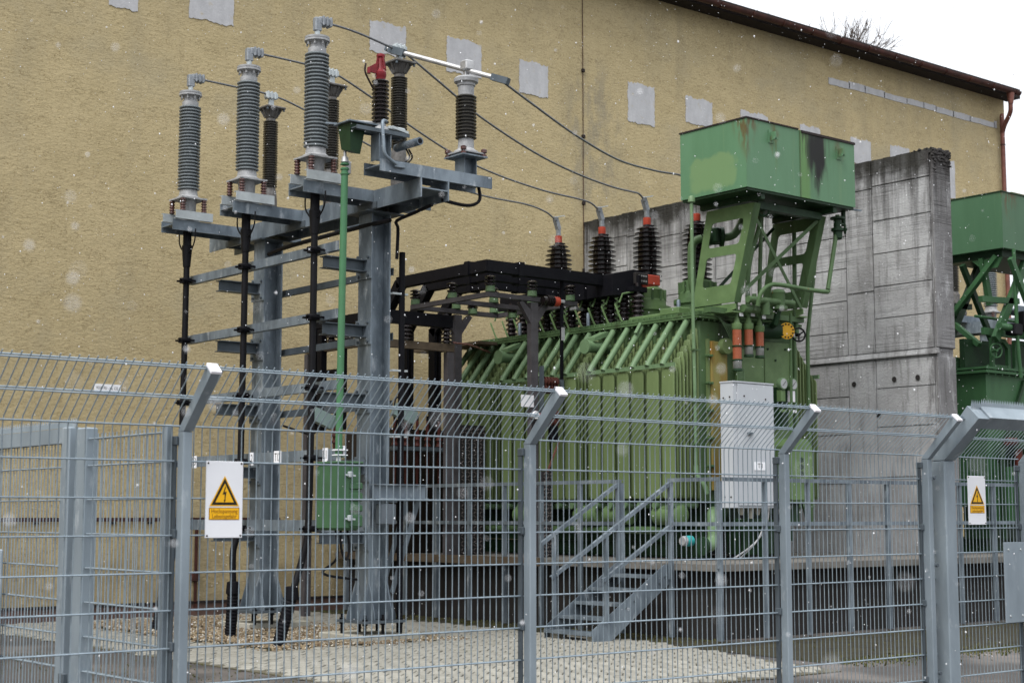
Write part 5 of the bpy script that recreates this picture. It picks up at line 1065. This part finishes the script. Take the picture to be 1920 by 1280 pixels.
for (x, y, w_, z1, lab) in ((15.36, 20.0, .50, 3.04, 'tall dark pressed metal cable cover beside the fins'), (15.42, 18.05, .20, 2.26, 'shorter dark pressed metal cable cover behind the fence post')):
    c = thing('cable_cover', lab, 'cable cover', (x + w_ / 2, y, PZ), 'pressed metal cable covers')
    obj('sheet', MB().box(x, x + w_, y - .012, y + .05, PZ, z1), 'perf', c, flat=True)
    q = MB(); z = PZ + .03; row = 0
    while z < z1 - .03:
        n = int(w_ / .062)
        for k in range(n):
            if (row + 0) % 1 == 0:
                a = x + .035 + k * .062; d = .016 if (row + k) % 2 else -.016
                q.bar((a - .016, y - .018, z - d), (a + .016, y - .018, z + d), .012, .012, (0, 1, 0))
        z += .058; row += 1
    obj('pressed_rims', q, 'perfl', c, kind='stuff', flat=True)

# pale lamps
for x, y, z, lab, dx in ((12.42, 17.5, 2.97, 'pale teal floodlight between the gantry column and the black busbars', 1), (11.12, 17.5, 2.85, 'pale teal floodlight hanging behind the green drive shaft', 1)):
    f = thing('floodlight', lab, 'floodlight', (x, y, z - .2), 'pale floodlights on the gantry')
    a = Vector((x - .12, y, z + .07)); b = Vector((x + .14, y - .1, z - .06)); d = (b - a).normalized()
    obj('lamp_body', MB().bar(a, b, .20, .17), 'flood', f, flat=True); obj('lamp_glass', MB().bar(b + d * .002, b + d * .012, .17, .14), 'dial', f, flat=True)
    obj('lamp_rim', MB().bar(b - d * .05, b - d * .03, .215, .185), 'flood', f, flat=True)
    obj('mount_arm', MB().tube(wires3([(x - .05, y + .02, z - .08), (x - .05, y + .1, z - .2), (x - .3, y + .1, z - .15), (x - .5, y + .1, z - .1)], 4), .014, 6), 'rubber', f)
    obj('lamp_cable', MB().tube(wires3([(x - .12, y, z + .05), (x - .02, y + .1, z + .22), (x + .08, y + .1, z + .22), (x + .05, y, z + .1)], 5), .012, 6), 'rubber', f)

# ------------------------------------------------------------------ second transformer beyond the fire wall
T2 = 6.72
t2 = thing('power_transformer', 'second green power transformer partly hidden beyond the concrete wall', 'transformer', (17.5 + T2, 18.5, PZ))
D = lambda v: v + T2
obj('tank', MB().box(D(16.2), D(17.86), 15.3, 15.9, 1.75, 3.98).box(D(17.98), D(18.9), 15.3, 15.9, 1.75, 3.98).box(D(16.2), D(18.9), 15.905, 21.2, 1.75, 4.3), 't2green', t2, flat=True)
obj('tank_flange', MB().box(D(16.1), D(19.0), 15.22, 15.95, 3.985, 4.03).box(D(16.1), D(19.0), 15.22, 15.95, 4.05, 4.09), 't2green', t2, flat=True)
obj('gap_shade_strip', MB().box(D(17.862), D(17.978), 15.5, 15.8, 1.75, 3.95), 'rubber', t2, flat=True)  # solid black strip standing in for the shade between the tank halves
q = MB()
for k in range(14): q.lathe(D(16.2) + k * .2, 15.25, [(.018, 3.95), (.018, 4.12)], 6)
obj('flange_bolts', q, 't2green', t2)
for x in (16.62, 17.3, 18.2): obj('upper_bracket', MB().plate([(D(x) - .05, 4.1), (D(x) + .5, 4.1), (D(x) + .5, 4.5), (D(x) + .35, 4.62), (D(x) - .05, 4.62)], [[(D(x) + .02, 4.16), (D(x) + .42, 4.16), (D(x) + .42, 4.46), (D(x) + .3, 4.55), (D(x) + .02, 4.55)]], lambda a, b: (a, 15.4, b), (0, .06, 0)), 't2green', t2, flat=True)
obj('recess_shade_sheet', MB().box(D(16.2), D(18.9), 15.7, 15.8, 4.1, 4.6), 'dgreen', t2, flat=True)  # dark sheet that paints in the shade behind the upper brackets
obj('lower_tank', MB().box(D(16.3), D(18.8), 15.4, 15.89, 1.2, 1.748).box(D(16.4), D(18.7), 15.5, 20, PZ, 1.198), 'dgreen', t2, flat=True)
obj('stiffening_rib', MB().bar((D(16.45), 15.27, 2.5), (D(17.3), 15.27, 3.9), .06, .05, (0, 1, 0)).bar((D(16.85), 15.27, 2.4), (D(17.5), 15.27, 3.4), .06, .05, (0, 1, 0)), 'dgreen', t2, flat=True)
q = MB()
for k in range(10): q.box(D(16.35) + k * .11, D(16.37) + k * .11, 14.9, 15.28, 1.5, 2.4)
obj('fin', q, 't2green', t2, kind='stuff', flat=True)
obj('pump_group', MB().tube([(D(16.5), 15.1, 2.75), (D(16.95), 15.05, 2.75)], .13, 14).tube([(D(16.7), 15.1, 2.2), (D(16.7), 15.1, 3.0)], .06, 10).cbox(D(16.8), D(17.1), 15.0, 15.25, 2.5, 2.95, .02).tube(wires3([(D(16.4), 15.1, 2.7), (D(16.3), 15.1, 2.5), (D(16.3), 15.1, 1.2)], 4), .05, 8), 'dgreen', t2)
obj('rusty_pipe', MB().tube([(D(16.62), 15.0, 2.1), (D(16.62), 15.0, 2.7)], .07, 12).tube([(D(16.3), 15.0, 2.82), (D(16.55), 15.0, 2.82)], .07, 10), 'redcable', t2)
hw = handwheel(D(16.35), 15.18, 4.36, .12, (-.3, -.95, .0), 't2green', t2)
con2 = obj('conservator', MB().box(D(16.36), D(18.7), 14.98, 16.3, 6.10, 7.06), 'cons2', t2, flat=True)
obj('conservator_lid', MB().box(D(16.345), D(18.72), 14.965, 16.315, 7.062, 7.08), 'dgreen', con2, flat=True)
obj('moss_clump', MB().cbox(D(16.7), D(17.4), 15.0, 15.3, 7.081, 7.11, .012), 'moss', con2)
obj('bottom_frame', MB().box(D(16.5), D(18.6), 15.1, 16.2, 5.98, 6.098), 'dgreen', con2, flat=True)
def tb2(a, b, w_=.12, m='t2green'): obj('truss_bar', MB().bar(a, b, w_, .08, (0, 1, 0)), m, t2, flat=True)
xa = D(16.5)
for y_, m in ((15.15, 't2green'), (16.1, 'dgreen')):
    tb2((D(17.3), y_, 6.0), (D(16.3), y_, 4.55), .15, m); tb2((D(16.36), y_ - .3, 5.9), (D(17.2), y_ - .3, 4.6), .10, m); tb2((D(15.9), y_, 5.2), (D(17.0), y_, 5.25), .10, m)
tb2((xa, 15.2, 6.0), (xa, 16.2, 5.0), .11); tb2((xa, 16.2, 5.0), (xa, 15.6, 4.5), .11); tb2((xa, 15.5, 6.0), (D(16.7), 15.5, 5.2), .11); tb2((D(18.4), 15.2, 6.0), (D(17.4), 15.2, 4.6), .15)
obj('gusset', MB().plate([(15.1, 5.97), (15.7, 5.97), (15.5, 5.8), (15.2, 5.8)], [], lambda a, b: (xa, a, b), (.03, 0, 0)).box(D(16.2), D(18.8), 15.3, 15.36, 4.64, 4.76), 't2green', t2, flat=True)
for x, m in ((16.62, 't2green'), (17.16, 't2green')): obj('riser_pipe', MB().tube([(D(x), 14.95, 6.1), (D(x) + .02, 14.95, 4.6), (D(x) + .08, 14.95, 3.9)], .032, 10), m, t2)
obj('cross_pipe', MB().tube([(D(16.2), 15.0, 4.75), (D(18.6), 15.0, 4.72)], .06, 10).tube([(D(16.1), 15.4, 4.95), (D(18.6), 15.4, 4.95)], .025, 8).tube(wires3([(D(17.4), 15.1, 4.5), (D(17.7), 15.1, 4.35), (D(18.0), 15.1, 4.5), (D(18.1), 15.1, 4.9)], 5), .09, 10), 't2green', t2)
obj('relay_box', MB().cbox(D(16.5), D(16.75), 14.9, 15.1, 4.62, 4.82, .02).cbox(D(16.8), D(16.95), 14.9, 15.05, 4.7, 5.05, .02), 'rubber', t2)
obj('bushing', MB().lathe(D(17.5), 17.9, [(.3, 4.3), (.3, 4.9)] + sheds(.12, .2, 5.0, 6.1, 12) + [(.06, 6.2), (.06, 6.4)], 16), 'brownpor', t2)

# second gantry seen past the concrete wall
ga2 = thing('steel_gantry', 'steel gantry glimpsed under the second conservator beyond the concrete wall', 'gantry', (29.25, 18, 0))
obj('column', MB().ibeam_v(29.1, 29.4, 16.55, 16.85, 0, 5.47), 'galv', ga2, flat=True); obj('column', MB().ibeam_v(29.1, 29.4, 19.24, 19.54, 0, 5.47), 'galv', ga2, flat=True)
obj('main_beam', MB().ibeam_y(29.03, 29.47, 15.39, 20.74, 5.49, 5.735), 'galv', ga2, flat=True)
for yc in (19.79, 18.13, 16.41): obj('cross_beam', MB().ibeam_x(28.4, 30.5, yc, yc + .36, 5.74, 5.89), 'galv', ga2, flat=True)
post_insulator(28.85, 19.97, 7.44, 'dark ribbed insulator seen past the edge of the concrete wall', 'insulators of the second gantry', 5.9)
sealing_end(30.2, 19.97, 'pale ribbed cable end glimpsed under the second conservator', 'insulators of the second gantry')

# ------------------------------------------------------------------ FENCE of double rod panels with outward bent tops
FYN = 7.75
fence = thing('rod_panel_fence', 'galvanised double rod panel fence with outward bent posts and white caps', 'fence', (6.5, FYN, 0))
ROWS = [.09 + .2 * k for k in range(10)]
BZ, TY, TZ = 2.08, FYN - .325, 2.375           # bend height, tip
def vertical(x, y=FYN, arm=True, top=2.12):
    p = [(x, y, .03), (x, y, BZ - .02), (x, y - .012, BZ + .02), (x, TY - .02, TZ + .022)] if arm else [(x, y, .03), (x, y, top)]
    return MB().tube(p, .0034, 6)
V0 = obj('vertical_wire', vertical(1.62), 'wire', fence); V0.parent = None
H0 = {}
def panel(xa, xb, arm=True):
    pn = empty_part('mesh_panel', fence); n = int((xb - xa - .04) / .0495); o = (xb - xa - n * .0495) / 2
    global V0
    for k in range(n + 1):
        x = xa + o + k * .0495
        c = V0.copy(); COL.objects.link(c); c.parent = pn; c.location = (x - 1.62, 0, 0); ORG[c] = ORG[fence]
    L = xb - xa
    rows = [(FYN, z) for z in ROWS] + ([(FYN - .006, BZ), ((FYN + TY) / 2, (BZ + TZ) / 2), (TY, TZ)] if arm else [])
    h = None
    for y, z in rows:
        for d in (-.0095, .0095):
            dy, dz = (d, 0) if z <= BZ else (d * .7, d * .7)
            if h is None:
                h = obj('horizontal_wire', MB().tube([(xa, y + dy, z + dz), (xb, y + dy, z + dz)], .0052, 6), 'wire', fence); h.parent = pn; hy, hz = y + dy, z + dz
            else:
                c = h.copy(); COL.objects.link(c); c.parent = pn; c.location = h.location + Vector((0, y + dy - hy, z + dz - hz)); ORG[c] = ORG[fence]
POSTX = [1.60, 4.03, 6.47, 8.92, 10.66, 12.04]
for a, b in zip(POSTX[:-1], POSTX[1:]): panel(a + .012, b - .012)
bpy.data.objects.remove(V0)
def fpost(x, parent):
    q = MB().cbox(x - .028, x + .028, FYN - .09, FYN - .022, 0, BZ - .03, .006)
    p = obj('post', q, 'post', parent)
    a = obj('post_arm', MB().loft([[(x + sx * .028, FYN - .09 + sy * 0, z) for sx, sy, z in ((-1, 0, BZ - .03), (1, 0, BZ - .03))] + [(x + sx * .028, FYN - .022, BZ - .03) for sx in (1, -1)],
        [(x - .028, TY - .055, TZ - .035), (x + .028, TY - .055, TZ - .035), (x + .028, TY - .005, TZ + .010), (x - .028, TY - .005, TZ + .010)]]), 'post', p, flat=True)
    obj('post_cap', MB().loft([[(x - .031, TY - .06, TZ - .036), (x + .031, TY - .06, TZ - .036), (x + .031, TY - .004, TZ + .013), (x - .031, TY - .004, TZ + .013)],
        [(x - .031, TY - .067, TZ - .024), (x + .031, TY - .067, TZ - .024), (x + .031, TY - .011, TZ + .025), (x - .031, TY - .011, TZ + .025)]]), 'cap', p, flat=True)
    for z in (.3, .9, 1.5, 2.0): obj('clamp_bracket', MB().cbox(x - .045, x - .0285, FYN - .04, FYN + .018, z - .025, z + .025, .004), 'galvd', p)
    obj('clamp_strip', MB().box(x - .04, x - .0285, FYN - .021, FYN + .016, .05, BZ - .06), 'galvd', p, flat=True)
for x in POSTX: fpost(x, fence)
# short return panel to the side gate
rp = empty_part('mesh_panel', fence)
for k in range(18):
    obj('vertical_wire', MB().tube([(4.0, 7.88 + .0495 * k, .03), (4.0, 7.88 + .0495 * k, 2.08)], .0034, 6), 'wire', fence).parent = rp
for z in ROWS + [2.05]:
    for d in (-.0095, .0095): obj('horizontal_wire', MB().tube([(4.0 + d, 7.87, z), (4.0 + d, 8.825, z)], .0052, 6), 'wire', fence).parent = rp
obj('post', MB().cbox(3.965, 4.005, 7.785, 7.845, 0, 2.09, .005), 'post', fence); obj('post', MB().cbox(3.97, 4.05, 8.83, 8.96, 0, 2.12, .008), 'post', fence)

def spikes(p, q, n, h, parent, up=(0, 0, 1)):
    p, q = Vector(p), Vector(q); mb = MB(); d = (q - p).normalized(); mb.bar(p + Vector((0, 0, .012)), q + Vector((0, 0, .012)), .006, .03)
    s_ = d.cross(Vector((0, 0, 1))).normalized() * .002
    for k in range(n):
        c_ = p + (q - p) * ((k + .5) / n) + Vector((0, 0, .027)); w_ = d * ((q - p).length / n * .33)
        mb.add([c_ - w_ - s_, c_ + w_ - s_, c_ + w_ + s_, c_ - w_ + s_, c_ + Vector((0, 0, h))], [(0, 1, 4), (1, 2, 4), (2, 3, 4), (3, 0, 4)])
    return obj('spike_strip', mb, 'post', parent, kind='stuff', flat=True)
# side gate, far left
lg = thing('side_gate', 'galvanised gate leaf topped with small spikes behind the fence corner', 'gate', (4.0, 9.8, 0))
obj('frame_post', MB().cbox(3.96, 4.04, 9.04, 9.15, .05, 2.13, .006), 'post', lg)
obj('frame_post', MB().cbox(3.96, 4.05, 10.75, 10.9, .05, 2.13, .006), 'post', lg)
obj('top_bar', MB().box(3.965, 4.035, 9.155, 10.745, 2.035, 2.125), 'post', lg, flat=True); obj('bottom_bar', MB().box(3.965, 4.035, 9.155, 10.745, .06, .16), 'post', lg, flat=True)
spikes((4.0, 9.03, 2.135), (4.0, 10.9, 2.135), 60, .03, lg)
for k in range(31): obj('vertical_wire', MB().tube([(4.0, 9.24 + .0495 * k, .16), (4.0, 9.24 + .0495 * k, 2.035)], .0034, 6), 'wire', lg)
for z in ROWS[1:]:
    for d in (-.0095, .0095): obj('horizontal_wire', MB().tube([(4.0 + d, 9.155, z), (4.0 + d, 10.745, z)], .0052, 6), 'wire', lg)
lk = obj('lock_plate', MB().cbox(3.93, 3.95, 9.98, 10.3, .55, 1.38, .006), 'post', lg)
for z in (.6, 1.33): obj('rivet', MB().lathe(0, 10.02, [(.008, 3.922), (.012, 3.929)], 8, 'x', z), 'pale', lk)
for y in (9.36, 9.47): obj('hinge', MB().cbox(3.93, 3.958, 8.96, 9.035, y - 8.9, y - 8.8, .005), 'galvd', lg)
# heavy gate portal on the right
rg = thing('gate_portal', 'heavy galvanised gate portal with spiked bent top bar and lock plate', 'gate', (11.5, FYN - .05, 0))
for x in (10.80, 12.12):
    obj('frame_post', MB().cbox(x, x + .145, FYN - .13, FYN + .01, 0, 2.04, .01), 'post', rg)
    obj('frame_arm', MB().loft([[(x, FYN - .13, 2.042), (x + .145, FYN - .13, 2.042), (x + .145, FYN + .01, 2.042), (x, FYN + .01, 2.042)],
        [(x, TY - .14, TZ - .01), (x + .145, TY - .14, TZ - .01), (x + .145, TY - .035, TZ + .095), (x, TY - .035, TZ + .095)]]), 'post', rg, flat=True)
obj('top_bar', MB().loft([[(x, TY - .145, TZ - .0), (x, TY - .06, TZ - .085), (x, TY + .03, TZ + .005), (x, TY - .05, TZ + .1)] for x in (10.95, 13.2)]), 'post', rg, flat=True)
spikes((10.82, TY - .06, TZ + .085), (10.95, TY - .06, TZ + .085), 5, .035, rg); spikes((10.97, TY - .05, TZ + .098), (13.2, TY - .05, TZ + .098), 92, .035, rg)
pl = obj('lock_plate', MB().cbox(11.60, 12.0, FYN - .13, FYN - .115, .70, 1.375, .006), 'post', rg)
for x in (11.66, 11.84):
    for z in (.76, 1.31): obj('rivet', MB().lathe(x, 0, [(.008, FYN - .137), (.012, FYN - .131)], 8, 'y', z), 'pale', pl)
for z in (.35, 1.2, 1.9): obj('bolt', MB().lathe(10.70, 0, [(.016, FYN - .11), (.016, FYN - .092)], 8, 'y', z), 'galvd', rg)

# warning signs hung on the mesh
def sign(x0, x1, z0, z1, y, label):
    s_ = thing('warning_sign', label, 'warning sign', ((x0 + x1) / 2, y, z0), 'high voltage warning signs on the fence'); cx = (x0 + x1) / 2; W = x1 - x0; Hh = z1 - z0
    pb = obj('board', MB().cbox(x0, x1, y - .006, y, z0, z1, .002), 'white', s_)
    def tri(k, yy, m, nm):
        bz = z0 + Hh * .425; ht = Hh * .36; hw_ = W * .365; cz = bz + ht / 3
        pts = [(cx - hw_, bz), (cx + hw_, bz), (cx, bz + ht)]; pts = [(cx + (a - cx) * k, cz + (b - cz) * k) for a, b in pts]
        return obj(nm, MB().plate(pts, [], lambda a, b: (a, yy, b), (0, .0007, 0)), m, s_, flat=True)
    tri(1.10, y - .0078, 'sigy', 'triangle_border'); tri(.97, y - .0087, 'sigk', 'triangle_frame'); tri(.68, y - .0096, 'sigy', 'triangle_field')
    bz = z0 + Hh * .425; k = Hh * .34
    P = lambda a, b: (cx + a * k, bz + b * k)
    obj('lightning_bolt', MB().plate([P(.02, .72), P(-.10, .40), P(-.005, .43), P(-.01, .20), P(-.05, .21), P(.0, .10), P(.05, .23), P(.02, .225), P(.07, .53), P(-.02, .495), P(.055, .73)], [], lambda a, b: (a, y - .0105, b), (0, .0007, 0)), 'sigk', s_, flat=True)
    a0, a1, b0, b1 = cx - W * .41, cx + W * .41, z0 + Hh * .235, z0 + Hh * .395
    obj('text_border', MB().cbox(a0, a1, y - .0077, y - .0062, b0, b1, .0006), 'sigb', s_); obj('text_field', MB().cbox(a0 + .004, a1 - .004, y - .0086, y - .0078, b0 + .004, b1 - .004, .0003), 'sigy', s_)
    text('Hochspannung', .034, (cx, y - .0092, b0 + (b1 - b0) * .70), '-Y', 'sigb', s_, W * .70); text('Lebensgefahr', .034, (cx, y - .0092, b0 + (b1 - b0) * .28), '-Y', 'sigb', s_, W * .66)
    for a in (x0 + .012, x1 - .012):
        for b in (z0 + .012, z1 - .012): obj('screw', MB().lathe(a, 0, [(.005, y - .009), (.006, y - .0062)], 8, 'y', b), 'sigk', pb)
    return s_
sign(4.175, 4.405, 1.475, 1.895, FYN - .025, 'larger white high voltage board hung beside a plain fence post')
sign(11.255, 11.505, 1.52, 1.925, FYN - .025, 'white high voltage board on the mesh under the spiked gate portal')

# ------------------------------------------------------------------ falling snow
q = MB()
def flake(x, y, z, r):
    v = [(r, 0, 0), (-r, 0, 0), (0, r, 0), (0, -r, 0), (0, 0, r * 1.2), (0, 0, -r * 1.2)]
    q.add([(x + a, y + b, z + c) for a, b, c in v], [(0, 2, 4), (2, 1, 4), (1, 3, 4), (3, 0, 4), (2, 0, 5), (1, 2, 5), (3, 1, 5), (0, 3, 5)])
rs = random.Random(11)
for k in range(17000):
    x, y, z = rs.uniform(-3, 27), rs.uniform(-3, 22.5), rs.uniform(.1, 12)
    dd_ = math.sqrt(x * x + y * y)
    if dd_ < 1.6 or (dd_ < 7 and rs.random() < .55): continue
    flake(x, y, z, rs.choice((.003, .0035, .004, .005, .006)) * (.8 if dd_ < 6 else 1.0))
fw_, rt_ = Vector((.6347, .7727, .1105)), Vector((.7727, -.6347, 0))
for k in range(260):
    d_ = rs.uniform(.8, 4.5); p_ = Vector((0, 0, 1.6)) + fw_ * d_ + rt_ * rs.uniform(-.4, .4) * d_ + Vector((0, 0, rs.uniform(-.3, .3) * d_)); flake(p_.x, p_.y, p_.z, rs.uniform(.0012, .0030))
tag(obj('snowflakes', q, 'snow', flat=True), label='small white snowflakes drifting through the whole yard', cat='snow', kind='stuff')
